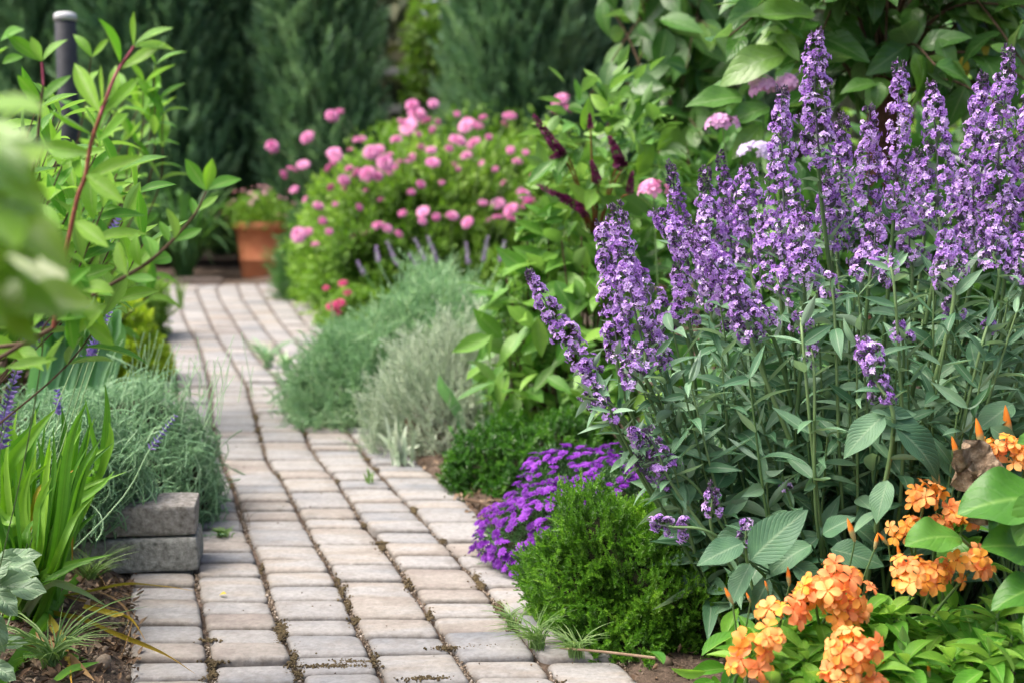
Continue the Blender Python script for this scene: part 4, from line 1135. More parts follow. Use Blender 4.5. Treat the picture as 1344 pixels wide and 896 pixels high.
def glossy_shrub():
    r = np.random.default_rng(211)
    base = V(-1.0, 2.1, 0)
    t = thing('glossy_shrub', 'glossy leaved shrub with red young stems at the left edge', 'shrub', base)
    lf, st, sr = MB(), MB(), MB()
    Y = 2.05
    main = [(70, 430), (84, 345), (101, 262), (112, 232), (119, 190), (132, 150)]
    tubes(sr, spline([P(u, v, Y) for u, v in main], 16), np.linspace(.0036, .0028, 16), 7)
    sp2 = MB(); tubes(sp2, spline([P(u, v, Y) for u, v in ((132, 150), (152, 98), (176, 61))], 10), np.linspace(.0026, .0016, 10), 7)
    sp2.build('young_stem', M['stem_pink'], t)
    sp2 = MB(); tubes(sp2, spline([P(u, v, Y + .05) for u, v in ((57, 112), (56, 95), (55, 82))], 6), .0018, 6)
    sp2.build('young_stem', M['stem_pink'], t)
    tubes(st, spline([base, P(-120, 560, Y), P(0, 470, Y), P(70, 430, Y)], 14), np.linspace(.0045, .003, 14), 7)
    low = [(48, 446), (90, 407), (140, 377), (191, 347), (226, 316), (256, 281), (271, 251)]
    tubes(st, spline([base + V(.02, .03, 0), P(-120, 540, Y)] + [P(u, v, Y + .05) for u, v in low], 26), np.linspace(.004, .0016, 26), 6)
    tubes(st, spline([base, P(-90, 480, Y), P(10, 330, Y), P(42, 235, Y + .05), P(54, 134, Y + .05), P(57, 112, Y + .05)], 16), np.linspace(.004, .0018, 16), 6)
    spec = [(175, 61, 183, 17), (176, 60, 223, 33), (176, 62, 228, 54), (158, 83, 136, 26), (157, 92, 219, 65), (132, 150, 95, 81), (134, 140, 143, 88), (134, 149, 191, 109), (122, 178, 70, 135), (127, 186, 180, 156), (119, 200, 45, 192), (108, 241, 183, 201), (103, 256, 88, 316), (106, 258, 113, 301), (112, 228, 160, 262),
            (55, 81, 8, 50), (55, 80, 42, 52), (56, 80, 80, 46), (54, 134, 22, 100), (54, 136, 89, 97), (52, 150, 30, 130), (0, 55, 19, 32), (3, 84, 30, 66), (0, 70, -20, 40),
            (271, 251, 248, 211), (271, 250, 278, 208), (272, 250, 315, 226), (258, 278, 287, 262), (254, 284, 252, 258), (228, 314, 224, 272), (226, 317, 264, 305), (222, 318, 210, 290), (200, 342, 196, 300), (196, 345, 236, 328), (185, 350, 168, 310), (168, 362, 150, 318), (165, 364, 205, 372), (120, 392, 90, 350), (125, 390, 142, 440), (95, 404, 60, 385), (90, 408, 92, 455), (80, 300, 40, 260), (98, 290, 140, 320), (88, 335, 130, 345), (85, 340, 40, 330), (76, 400, 20, 420), (74, 395, 110, 350), (72, 420, 120, 400), (60, 440, -5, 425), (100, 395, 48, 368), (75, 470, 15, 490), (140, 400, 95, 432), (150, 385, 100, 362), (40, 420, -5, 380), (110, 420, 150, 452), (85, 440, 58, 482), (60, 380, 10, 350), (30, 470, -20, 440), (115, 370, 70, 345)]
    for (u0, v0, u1, v1) in spec:
        y0 = Y + (.05 if u0 > 180 or u0 < 60 else 0)
        b, e = P(u0, v0, y0), P(u1, v1, y0 + r.uniform(-.05, .04))
        l = np.linalg.norm(e - b)
        up = nrm(V(r.normal(0, .5), -.75, .75) + .25 * r.normal(size=3))
        scatter(lf, LG[r.integers(4)], b, e - b, up, l * 1.04, wscale=np.clip(.085 / l, .8, 1.35), var=r.uniform(.35, .95))
    # the rest of the bush: shoots further back and lower
    for k in range(30):
        u, v = r.uniform(-60, 190), r.uniform(120, 430)
        if v > 320: v -= 130
        if u > 120 and v < 170: v += 120
        yy = r.uniform(2.3, 2.9)
        e = P(u, v, yy); b = base + V(r.normal(-.22, .06), r.uniform(.05, .4), -.01)
        shoot(lf, st, [b, b * .62 + e * .38 + V(-.03, 0, e[2] * .12), b * .2 + e * .8 + V(-.01, 0, -.02), e], 6, LG, (.085, .125), r, stem_r=(.0026, .0012), i0=15)
    lf.build('leaves', M['glossy'], t); st.build('stems', M['twig'], t); sr.build('main_stem', M['stem_red'], t)
glossy_shrub()

def left_back():
    """looser bright shrub behind, out of focus"""
    r = np.random.default_rng(221)
    base = V(-2.05, 5.3, 0)
    t = thing('bright_leafy_shrub', 'bright blurred leafy shrub in front of the dark post', 'shrub', base)
    lf, st = MB(), MB()
    for k in range(95):
        u, v = r.uniform(-220, 205), r.uniform(70, 400)
        if u > 150 and v < 90: v += 60
        if u < 130 and v < 150 and r.random() < .7: continue
        yy = r.uniform(4.8, 5.8); e = P(u, v, yy); b = base + r.normal(size=3) * V(.12, .12, 0)
        shoot(lf, st, [b, b * .62 + e * .38 + V(0, 0, e[2] * .12), b * .2 + e * .8, e], 6, LG, (.12, .18), r, stem_r=(.005, .002), va=(.3, 1))
    for (u, v) in ((205, 85), (120, 75), (205, 135), (170, 180), (215, 150), (190, 110)):
        e = P(u, v, 5.1); shoot(lf, st, [base + V(.1, 0, 0), P(u - 25, v + 140, 5.2), e], 6, LG, (.12, .18), r, stem_r=(.005, .002), va=(.4, 1))
    lf.build('leaves', M['glossy'], t); st.build('stems', M['twig'], t)
left_back()

def near_left():
    r = np.random.default_rng(231)
    base = V(-.52, 1.15, 0)
    t = thing('pale_leaved_shrub', 'out of focus shrub with pale glossy leaves, nearest at left', 'shrub', base)
    lf, st = MB(), MB()
    T = [leaf_T(9, .48, .9, .48, .15, .6), leaf_T(9, .5, .9, .5, .12, .3, .3), leaf_T(9, .48, .9, .46, .2, .8, -.2)]
    spec = [(-20, 330, 85, 345, .76), (-30, 300, 70, 290, .75), (-20, 250, 60, 262, .35), (-30, 400, 60, 430, .3), (-30, 380, 75, 390, .2), (-40, 190, 40, 170, .7), (-30, 230, 45, 215, .4), (10, 420, 90, 350, .35), (-20, 360, 40, 410, .75), (-60, 300, 10, 350, .5), (-10, 200, 10, 140, .3), (0, 290, 95, 315, .45)]
    spec += [(r.uniform(-90, 0), v, r.uniform(-30, 60), v + r.uniform(-70, 60), r.uniform(.1, .6)) for v in r.uniform(150, 395, 40)]
    mains = []
    for q in ((-.02, .02, .98), (-.10, .10, .90), (.02, .12, .86), (-.12, -.02, .82), (-.03, .2, .93)):
        m_ = spline([base, base + V(q[0] * .3, q[1] * .4, q[2] * .55), base + V(*q)], 22); tubes(st, m_, np.linspace(.006, .002, 22), 6); mains.append(m_[8:])
    mains = np.concatenate(mains)
    for (u0, v0, u1, v1, va) in spec:
        y = r.uniform(1.08, 1.35)
        b, e = P(u0, v0, y), P(u1, v1, y - r.uniform(0, .08)); l = np.linalg.norm(e - b)
        scatter(lf, T[r.integers(3)], b, e - b, nrm(V(r.normal(0, .4), -.45, 1)), l, var=va)
        i_ = np.argmin(np.linalg.norm(mains - (b - V(0, 0, .05)), axis=1)); s = mains[i_]
        tubes(st, bez([s], [(s + b) / 2 + V(-.005, 0, .01)], [b], 6)[0], .0014, 5)
    lf.build('leaves', M['pale_near'], t); st.build('stems', M['salvia_stem'], t)
near_left()

# blue sage stalks at the far left
lavender('blue_sage', 'blue and mauve flower spikes at the left edge by strap leaves', [(2, 560, 38, 430, 2.5), (0, 590, 14, 545, 2.5), (60, 420, 40, 455, 2.4), (110, 475, 148, 402, 3.2), (118, 470, 128, 445, 3.2), (78, 545, 75, 515, 3.3), (140, 320, 158, 280, 3.6), (170, 340, 166, 320, 3.6)], M['salvia_stem'], M['blue_fl'], V(-1.05, 2.75, 0), r0=.0085, blade=0, seed=241, sw=.0013, cat='sage')
lavender('blue_sage', 'single violet tipped stalk leaning right over the wiry mound', [(196, 590, 229, 547, 3.3)], M['sage'], M['blue_fl'], G(60, 790) + V(0, .1, 0), r0=.007, seed=242, sw=.0018, cat='sage')

# strap leaves at the near left
def straps():
    base = G(38, 812)
    t = thing('daylily', 'clump of bright green strap leaves at the near left', 'daylily', base)
    r = np.random.default_rng(251)
    def run(lst, name, mat, fac=V(0, -.8, .6)):
        mb = MB()
        for pts, wpx, Y, va in lst:
            q = [base + r.normal(size=3) * V(.03, .03, 0)] if Y else []
            for (u, v) in pts: q.append(P(u, v, Y) if Y else G(u, v, .03))
            s = spline(q, 18); k = np.linspace(0, 1, 18)
            ribbons(mb, s, wpx * 1.05 / F * 3.0 * np.clip((1.0005 - k) * 2.4, .03, 1) ** .7 * (.7 + .3 * np.sin(k * 3)), fac + r.normal(size=3) * .45, .22, va)
        mb.build(name, mat, t)
    G1 = [([(5, 642), (38, 577), (73, 536)], 17, 3.0, .7), ([(0, 622), (20, 587), (45, 554)], 16, 3.05, .5), ([(15, 667), (35, 632), (65, 607)], 14, 3.0, .8), ([(110, 650), (125, 612), (118, 561), (111, 521)], 13, 3.15, .55), ([(118, 650), (135, 612), (141, 546), (138, 504)], 14, 3.2, .35), ([(115, 660), (141, 597), (146, 571), (143, 554)], 11, 3.15, .8), ([(80, 660), (93, 612), (100, 577), (108, 546)], 11, 3.1, .5), ([(45, 712), (75, 637), (88, 566)], 15, 3.05, .8), ([(50, 707), (80, 667), (105, 617)], 13, 3.05, .05), ([(50, 702), (100, 647), (165, 619)], 12, 3.05, .7), ([(50, 735), (75, 680), (130, 640), (150, 618)], 14, 3.0, .6), ([(20, 690), (10, 640), (0, 590)], 15, 3.0, .4), ([(30, 680), (55, 600), (60, 545)], 13, 3.1, .3), ([(50, 762), (90, 742), (146, 727)], 13, 2.95, .6), ([(50, 772), (95, 745), (120, 737)], 10, 2.9, .5), ([(20, 720), (-20, 660), (-40, 600)], 15, 2.95, .5), ([(25, 700), (5, 680), (-20, 640)], 14, 2.95, .8), ([(60, 700), (95, 640), (120, 600), (145, 585)], 12, 3.1, .65), ([(30, 740), (60, 690), (72, 620), (70, 560)], 14, 3.0, .25), ([(40, 730), (30, 660), (48, 590)], 13, 2.95, .9)]
    for k in range(80):
        u = r.uniform(-60, 130); h = r.uniform(80, 235)
        G1.append(([(u * .5 + 18, 730), (u * .8 + 6, 760 - h * .75), (u + r.normal(0, 14), 760 - h)], r.uniform(8, 16), r.uniform(2.85, 3.25), r.uniform(0, 1)))
    run(G1, 'leaves', M['strap'])
    run([([(105, 757), (60, 818), (5, 896), (-20, 930)], 20, None, .5), ([(75, 893), (95, 880), (130, 868)], 14, None, .6), ([(30, 860), (80, 860), (115, 865)], 10, None, .3)], 'fallen_leaves', M['strap'])
    run([([(60, 765), (100, 770), (141, 795)], 15, 2.9, .7)], 'pale_leaf', M['strap_pale'])
    run([([(45, 657), (75, 632), (103, 612)], 6, 3.02, .3), ([(60, 690), (78, 674), (93, 697), (95, 742)], 7, 3.02, .5), ], 'yellow_leaf', M['strap_yellow'])
    run([([(60, 800), (115, 812), (150, 828), (211, 853), (256, 883)], 11, None, .4), ([(70, 785), (115, 777), (166, 767), (211, 769), (256, 775)], 9, None, .1), ([(110, 795), (141, 803), (171, 813), (191, 840)], 8, None, .6), ([(55, 800), (70, 820), (85, 848), (95, 900)], 11, None, .2)], 'fallen_yellow_leaf', M['strap_yellow'])
    run([([(40, 830), (90, 863), (125, 893)], 11, None, .5), ([(20, 850), (60, 846), (85, 825), (110, 800)], 9, None, .3), ([(80, 780), (120, 790), (160, 800)], 4, None, .8), ([(110, 770), (150, 785), (170, 810), (150, 850)], 3, None, .2), ([(95, 760), (125, 752), (140, 770)], 3, None, .6), ([(178, 800), (170, 830), (160, 860)], 2, None, .2)], 'dead_leaves', M['strap_brown'])
straps()
# lobed grey leaves bottom left
def lobed():
    base = G(-5, 880)
    t = thing('lobed_leaf_plant', 'grey green lobed leaf rosette at the lower left corner', 'plant', base)
    mb = MB(); r = np.random.default_rng(261)
    T = [leaf_T(28, .55, .8, .5, .12, .6, wave=.5, nw=5), leaf_T(28, .5, .8, .46, .15, .9, wave=.4, nw=5)]
    for (u0, v0, u1, v1, Y) in ((-15, 770, 52, 760, 2.7), (-10, 770, 20, 802, 2.65), (-20, 740, 45, 735, 2.75), (-10, 850, 20, 830, 2.7), (-12, 870, 16, 885, 2.6), (-20, 800, 10, 850, 2.6), (-30, 780, -5, 730, 2.7), (0, 745, 35, 712, 2.8)):
        b, e = P(u0, v0, Y), P(u1, v1, Y - .04); scatter(mb, T[r.integers(2)], b, e - b, V(r.normal(0, .3), -.6, .8), np.linalg.norm(e - b), wscale=1.0, var=r.uniform(.4, 1))
        tubes(mb, bez([base], [(base + b) / 2 + V(0, 0, .05)], [b], 7)[0], .003, 5, .4)
    mb.build('leaves', M['lobed'], t)
lobed()

# ------------------------------------------------------------------ trees and flowers upper right
BR = [leaf_T(10, .40, .9, .50, .12, .7, wave=.12), leaf_T(10, .42, .9, .54, .1, 1.0, .25, wave=.1), leaf_T(10, .40, .9, .50, .18, .3, -.2, wave=.15)]
def big_tree():
    r = np.random.default_rng(271)
    b = P(1150, 219, 4.6); base = V(b[0], 4.6, 0)
    t = thing('broad_leaved_tree', 'broad leaved tree with a reddish trunk behind the purple spikes', 'tree', base)
    tr = MB()
    trunk = spline([base + V(.06, .05, -.05), base + V(.03, .02, .8), P(1158, 150, 4.6), P(1165, 40, 4.6), P(1160, -160, 4.65)], 22)
    tubes(tr, trunk, np.linspace(.058, .038, 22) * (1 + .05 * np.sin(np.arange(22) * 2.1)), 14); tr.build('trunk', M['bark_red'], t)
    lf, br = MB(), MB()
    for k in range(100):
        u, v = r.uniform(950, 1420), r.uniform(-190, 190)
        if u < 1010 and v > 110: continue
        if u > 1230 and v > 150: continue
        if 1130 < u < 1185 and 20 < v < 175 and r.random() < .5: continue
        yy = r.uniform(4.1, 5.1); e = P(u, v, yy)
        s = trunk[r.integers(9, 22)]
        path = [s, (s + e) / 2 + V(0, 0, .08), e]
        q = spline(path, 14); tubes(br, q, np.linspace(.007, .0025, 14), 5)
        n = 7; ii = np.linspace(6, 13, n).astype(int)
        d = nrm(np.stack([r.normal(0, .8, n) + .5 * np.sign(u - 1160), r.normal(-.35, .5, n), r.normal(-.25, .55, n)], -1))
        for j in range(3):
            w_ = slice(j, None, 3)
            scatter(lf, BR[j], q[ii][w_], d[w_], nrm(V(0, -.35, .9) + .45 * r.normal(size=d[w_].shape)), r.uniform(.11, .19, len(d[w_])), var=np.clip(r.normal(.42, .24, len(d[w_])), 0, 1))
    # large leaves that stand out on the left side
    for (u0, v0, u1, v1) in ((1030, 72, 942, 82), (1020, 45, 1050, 75), (975, 128, 905, 132), (1010, 140, 950, 160), (1000, 165, 962, 200), (1150, 110, 1108, 108), (1155, 108, 1150, 135), (1070, 20, 980, 12), (1300, 60, 1344, 70), (1060, -5, 1010, -20), (1230, 50, 1260, 100), (1200, 70, 1230, 130)):
        p0, p1 = P(u0, v0, 4.25), P(u1, v1, 4.2); l = np.linalg.norm(p1 - p0)
        scatter(lf, BR[r.integers(3)], p0, p1 - p0, V(r.normal(0, .2), -.7, .7), l * 1.05, var=r.uniform(.35, .9))
    lf.build('leaves', M['broad_green'], t); br.build('branches', M['twig'], t)
    mb = MB(); 
    for (u, v, l) in ((1262, 75, .05), (1185, 130, .05), (1235, 40, .04), (1290, 50, .04)):
        scatter(mb, TWO[0], P(u, v, 4.4), V(.2, -.2, -1), V(0, -1, .2), l * 1.6, var=.6)
    mb.build('yellow_leaves', M['yellowleaf'], t)
big_tree()
def thin_tree():
    r = np.random.default_rng(281)
    b = P(880, 219, 6.2); base = V(b[0] - .02, 6.2, 0)
    t = thing('slender_tree', 'slender tree with one thin grey brown stem left of the broad leaved tree', 'tree', base)
    tk = spline([base, base + V(.0, 0, .6), P(878, 215, 6.2), P(893, 115, 6.2), P(928, 20, 6.2), P(945, -120, 6.2)], 24)
    tr = MB(); tubes(tr, tk, np.linspace(.026, .014, 24), 9); tr.build('trunk', M['bark'], t)
    lf, br = MB(), MB()
    for k in range(85):
        u, v = r.uniform(770, 1010), r.uniform(-160, 260)
        if u < 810 and 40 < v < 110: continue
        if u < 830 and v > 215: continue
        e = P(u, v, r.uniform(5.7, 6.8)); s = tk[r.integers(8, 24)]
        q = spline([s, (s + e) / 2 + V(0, 0, .1), e], 12); tubes(br, q, np.linspace(.006, .002, 12), 5)
        n = 7; ii = np.linspace(4, 11, n).astype(int)
        d = nrm(np.stack([r.normal(0, .7, n), r.normal(-.2, .5, n), r.normal(-.55, .45, n)], -1))
        for j in range(3):
            w_ = slice(j, None, 3)
            scatter(lf, TWO[j], q[ii][w_], d[w_], nrm(V(0, -.6, .7) + .5 * r.normal(size=d[w_].shape)), r.uniform(.12, .20, len(d[w_])), wscale=1.25, var=np.clip(r.normal(.42, .25, len(d[w_])), 0, 1))
    lf.build('leaves', M['broad_green'], t); br.build('branches', M['twig'], t)
thin_tree()
# dense green behind the purple flowers, so the bed has a back
leafy_bush('backing_shrub', 'dim green shrub behind the purple spikes at the right', 'shrub', V(1.75, 5.5, .55), (.75, .5, .75), 1500, M['dark_fol'], 291, (.08, .15))
leafy_bush('backing_shrub', 'dim green shrub behind the purple spikes below the slender tree', 'shrub', V(.85, 5.7, .45), (.6, .5, .65), 1200, M['dark_fol'], 292, (.07, .14))
leafy_bush('olive_shrub', 'olive green soft shrub right of the reddish trunk', 'shrub', P(1300, 230, 7.5) * V(1, 1, 0) + V(0, 0, .6), (.9, .6, .75), 2200, M['pink_fol'], 293, (.05, .1))

leafy_bush('backing_shrub', 'dim green shrub standing at the foot of the reddish trunk', 'shrub', V(1.15, 4.2, .42), (.62, .25, .58), 1400, M['dark_fol'], 294, (.07, .13))
# small pink phlox and lilac heads peeping over the purple plant
def head_flower(name, label, heads, mat, base, seed, T=None, size=.016, stem='salvia_stem', cat='phlox', nfl=16):
    r = np.random.default_rng(seed); base = np.asarray(base, float)
    t = thing(name, label, cat, base); st, lf = MB(), MB()
    T = T or disc_T(5, seed, .75, .15, False)
    for (u, v, w, h, Y) in heads:
        c = P(u, v, Y); a = V(w, w * .7, h) / F * Y * .5
        d = rdir(nfl, -.1, r); f = MB()
        scatter(f, T, c + d * a, nrm(np.cross(d, r.normal(size=d.shape))), nrm(d + V(0, -.4, .3)), size * r.uniform(.8, 1.2, nfl), var=np.clip(r.normal(.55, .25, nfl), 0, 1))
        f.build('flower_head', mat, t)
        s = bez([base + r.normal(size=3) * V(.05, .05, 0)], [(base + c) / 2 + V(0, 0, .15)], [c - V(0, 0, a[2] * .3)], 12)[0]
        tubes(st, s, np.linspace(.004, .002, 12), 5)
        k = 8; ii = r.integers(4, 11, k)
        scatter(lf, TWO[0], s[ii], nrm(r.normal(size=(k, 3)) + V(0, 0, .2)), V(0, 0, 1) + .4 * r.normal(size=(k, 3)), r.uniform(.06, .1, k), wscale=.7)
    st.build('stems', M[stem], t); lf.build('leaves', M['shrub_green'], t)
head_flower('phlox', 'pink phlox heads beside the topmost big leaves, left of purple spikes', [(948, 162, 38, 20, 4.2), (1003, 118, 34, 34, 4.25), (1034, 112, 26, 22, 4.25)], M['phlox'], V(.75, 4.3, 0), 301, size=.02)
head_flower('phlox', 'bright pink bloom between burgundy spikes and purple flowers', [(858, 250, 36, 24, 4.4)], M['pink'], V(.46, 4.4, 0), 302, size=.022)
head_flower('hydrangea', 'pale lilac flower head half hidden by the purple spikes', [(995, 202, 52, 28, 3.9)], M['pale_lilac'], V(.70, 3.95, 0), 303, size=.017, cat='hydrangea', nfl=30)
st_ = MB(); cb0, cb1 = P(1243, 203, 4.3), P(1300, 232, 4.2)
gb = V(cb1[0] + 1.2, cb1[1] - .1, 0)
tubes(st_, spline([P(1235, 199, 4.3), cb1, cb1 + V(.45, -.02, -.3), gb], 18), .007, 6)
tag(st_.build('bare_cane', M['cap']), 'pale bare cane slanting behind the purple spikes at right', 'cane')

# ------------------------------------------------------------------ the purple plant
FLOR = disc_T(5, 4, .62, .55, False)
def floret_T(seed):
    r = np.random.default_rng(seed); mb = MB()
    T = leaf_T(2, .6, .6, .75, .25, .8, nw=1)
    n = 5; a = np.arange(n) * 6.283 / n + r.uniform(0, 1); d = np.stack([np.cos(a), .75 + 0 * a, np.sin(a)], -1)
    scatter(mb, T, d * .08 + V(0, .45, 0), d, V(0, 1, 0), .6 * r.uniform(.75, 1.2, n), var=.5 + r.uniform(-.22, .22, n))
    return tmpl(mb)
FL = [floret_T(s) for s in range(4)]
def calyx_T():
    mb = MB(); tubes(mb, np.stack([V(0, 0, 0), V(0, .25, 0), V(0, .6, 0)]), V(.08, .16, .12), 4, .5); return tmpl(mb)
CAL = calyx_T(); KB = kite(.6, .15)

def spike_mesh(t, base, tip, w, r, budtop=.15, dens=1.0, bend=0.0, name='flower_spike', parent=None, bright=.5):
    ax = tip - base; l = np.linalg.norm(ax); d = ax / l
    side = nrm(np.cross(d, V(0, 1, .1)))
    fl, cl = MB(), MB()
    s = 0.0; rows = []
    while s <= 1.0:
        q = base + ax * s + side * bend * l * math.sin(s * math.pi)
        rr = w * .5 * (1 - s ** 1.7 * .74) * r.uniform(.72, 1.2)
        rows.append((q, rr, s))
        s += max(.010, .0235 * (1 - .45 * s) * r.uniform(.75, 1.25)) / l
    for (q, rr, s) in rows:
        bud = np.clip((s - (1 - budtop)) / max(.02, budtop), 0, 1)
        nc = max(4, int(round(dens * r.uniform(5.0, 7.5) * (.5 + .5 * rr / .026))))
        a0 = r.uniform(0, 6.283)
        for c_ in range(nc):                                  # one little cyme of florets
            if r.random() < .07: continue
            a = a0 + c_ * 6.283 / nc + r.normal(0, .25)
            o = nrm(np.cross(d, V(math.cos(a), math.sin(a), .3)) + d * r.uniform(-.25, .45))
            q2 = q + o * rr * r.uniform(.55, .95) + d * r.normal(0, .004)
            k = r.integers(4, 8); o3 = nrm(o * .9 + d * .25 + rdir(k, -1, r) * .75)
            pos = q2 + (o3 - o * .5) * min(.0065, rr * .4)
            isfl = r.uniform(0, 1, k) > (.06 + bud * .9)
            if isfl.any():
                n_ = isfl.sum(); sz = r.uniform(.0078, .0122, n_) * (1 - .3 * bud)
                va = np.clip(bright + r.normal(0, .2) + r.normal(0, .16, n_) - .25 * bud, 0, 1)
                jj = r.integers(0, 4)
                scatter(fl, FL[jj], pos[isfl], o3[isfl], rdir(n_), sz, var=va)
            m = 7 if bud < .3 else 12
            o2 = nrm(o * .8 + rdir(m, -1, r) * .8)
            scatter(cl, CAL, q2 - o * rr * .12 + o2 * .003 + d * r.normal(0, .003, m)[:, None], nrm(o2 + d * .5), d, r.uniform(.007, .011, m), var=np.clip(r.normal(.4, .25, m), 0, 1))
        if r.random() < .35 and s < .9:
            scatter(cl, KB, np.repeat([q], 2, 0), nrm(np.cross(rdir(2, -1, r), d) + d * .4), d, rr * r.uniform(.9, 1.3, 2), var=r.uniform(.7, 1, 2))
    tubes(cl, np.stack([base, base + ax * .5 + side * bend * l, tip]), V(.0022, .002, .0008), 4, .7)
    if not fl.v: scatter(fl, FL[0], base, d, side, .006)
    f = fl.build(name, M['lilac'], parent)
    cl.build('calyces', M['calyx'], f)
    return f

SN = [leaf_T(8, .42, 1.1, .17, .3, .5), leaf_T(8, .45, 1.1, .15, .3, -.3, .3), leaf_T(8, .4, 1.1, .19, .25, 1.0, -.25)]
SL = [leaf_T(9, .42, 1.1, .26, .2, .5), leaf_T(9, .45, 1.1, .24, .25, .15, .2), leaf_T(9, .4, 1.1, .28, .15, .9, -.25), leaf_T(9, .42, 1.1, .22, .3, -.2)]
SB = [leaf_T(12, .40, .95, .52, .14, .6, wave=.1), leaf_T(12, .42, .95, .48, .2, .9, .2, wave=.12), leaf_T(12, .4, .9, .56, .1, .35, -.2, wave=.1)]

def salvia():
    r = np.random.default_rng(311)
    CB = V(.80, 3.25, 0)
    t = thing('purple_spike_plant', 'tall plant with many lilac purple flower spikes and grey green leaves', 'flowering plant', CB)
    # tip u,v ; lower end u,v ; width px ; distance ; bud part
    S = [(1072, 38, 1076, 215, 54, 3.0, .10), (1026, 118, 1032, 330, 56, 2.95, .05), (1106, 152, 1100, 290, 40, 3.1, .3), (1141, 138, 1132, 345, 58, 3.05, .22), (1180, 84, 1172, 285, 46, 2.95, .06), (1222, 113, 1230, 292, 56, 2.9, .05), (1291, 98, 1278, 330, 46, 3.05, .15), (1326, 68, 1318, 345, 60, 2.95, .05),
         (944, 204, 962, 300, 30, 3.2, .6), (880, 214, 902, 330, 30, 3.15, .55), (925, 224, 935, 395, 50, 3.1, .3), (981, 214, 988, 340, 58, 3.05, .08), (860, 277, 972, 425, 62, 2.9, .04), (905, 300, 1000, 432, 66, 2.85, .02), (789, 290, 812, 470, 44, 2.85, .03), (808, 268, 850, 480, 60, 2.8, .2), (694, 358, 778, 492, 40, 2.8, .05), (822, 340, 885, 430, 52, 2.95, .04),
         (1052, 275, 1055, 385, 72, 2.85, .02), (1005, 280, 1020, 370, 64, 2.95, .02), (1150, 290, 1142, 365, 62, 2.9, .02), (1240, 300, 1246, 372, 58, 2.8, .02), (1300, 285, 1305, 350, 54, 2.85, .02), (1345, 305, 1340, 365, 54, 2.85, .02), (1192, 270, 1195, 350, 54, 3.1, .02), (1085, 230, 1090, 330, 56, 3.05, .02),
         (1128, 442, 1158, 520, 44, 2.65, .02), (1262, 230, 1262, 330, 50, 3.15, .02), (960, 360, 985, 440, 50, 2.8, .02), (890, 350, 905, 420, 44, 2.95, .03), (850, 425, 870, 480, 40, 2.85, .02), (760, 470, 790, 530, 30, 2.78, .03), (1355, 120, 1350, 330, 50, 3.0, .1), (1392, 90, 1385, 330, 52, 3.0, .1), (1425, 160, 1415, 350, 52, 2.95, .1), (1462, 130, 1450, 340, 50, 3.1, .15), (1500, 210, 1485, 380, 50, 3.0, .1), (1545, 250, 1525, 400, 46, 3.05, .1), (1405, 290, 1400, 370, 54, 2.85, .05), (1590, 330, 1560, 450, 44, 3.0, .1), (955, 260, 965, 350, 44, 3.15, .3), (1205, 200, 1210, 290, 40, 3.15, .3)]
    small = [(1180, 425, 1182, 444, 34, 2.75, .02), (1064, 448, 1066, 470, 26, 2.75, .02), (1090, 364, 1092, 384, 30, 2.75, .02), (1050, 408, 1052, 430, 30, 2.75, .02), (852, 685, 898, 694, 30, 2.62, .1), (935, 640, 936, 668, 28, 2.6, .75), (979, 684, 980, 706, 22, 2.58, .02), (1028, 627, 1032, 640, 16, 2.75, .02), (846, 560, 872, 612, 34, 2.72, .85), (836, 600, 880, 622, 36, 2.75, .85), (820, 480, 835, 500, 34, 2.75, .3), (800, 535, 806, 548, 20, 2.72, .1), (830, 565, 838, 578, 14, 2.72, .05), (1165, 340, 1168, 356, 30, 2.75, .02), (765, 520, 782, 528, 24, 2.76, .3), (1245, 395, 1250, 408, 26, 2.85, .05), (1300, 420, 1296, 432, 20, 2.8, .5)]
    kdef = 0
    for idx, (u1, v1, u0, v0, w, Y, bud) in enumerate(S + small):
        tip, low = P(u1, v1, Y + r.uniform(-.03, .03)), P(u0, v0, Y)
        d = nrm(tip - low)
        big = idx < len(S)
        if big:
            b = CB + V((low[0] - CB[0]) * .42 + r.normal(0, .05), (low[1] - CB[1]) * .55 + r.normal(0, .06), -.01)
        else:
            b = CB + V((low[0] - CB[0]) * .5 + r.normal(0, .03), (low[1] - CB[1]) * .75, -.01)
        ln = low[2]
        s = spline([b, b * .45 + low * .55 - d * .06 + V(r.normal(0, .02), r.normal(0, .02), 0), low - d * .06, low + d * .03], 24)
        st = MB(); tubes(st, s, np.linspace(.0062, .0034, 24) * (1 if big else .7), 7)
        so = st.build('flower_stem', M['salvia_stem'], t)
        spike_mesh(t, low, tip, w / F * Y * .88, r, max(bud, r.uniform(.06, .2)), bend=r.normal(0, .02), parent=so, dens=1.0 if big else .9, bright=.55 if bud < .5 else .3)
        # opposite leaves along the stem
        lf = MB(); tg = nrm(np.gradient(s, axis=0)); L_ = np.linalg.norm(low - b)
        nn = max(3, int(L_ / .075))
        for k in range(nn):
            f = (k + .6) / nn
            if f < .18: continue
            i = min(22, int(f * 23)); a0 = k * 1.57 + idx
            uu, vv_ = proj(s[i])
            if uu < 965 and vv_ > 640: continue
            sz = (.115 - .065 * f) * r.uniform(.75, 1.2)
            for j in range(2):
                o = nrm(np.cross(tg[i], V(math.cos(a0 + j * math.pi), math.sin(a0 + j * math.pi), .15)))
                dd = nrm(o + tg[i] * (.25 + .4 * f) + V(0, 0, -.25 * (1 - f)) + .2 * r.normal(size=3))
                scatter(lf, SL[r.integers(4)], s[i], dd, nrm(V(0, -.2, 1) + .45 * r.normal(size=3)), sz, wscale=1.0 + .5 * (1 - f), var=r.uniform(.2, .95))
        lf.build('leaves', M['salvia_leaf'], so)
    # leafy non-flowering shoots that fill the middle
    lf, st = MB(), MB()
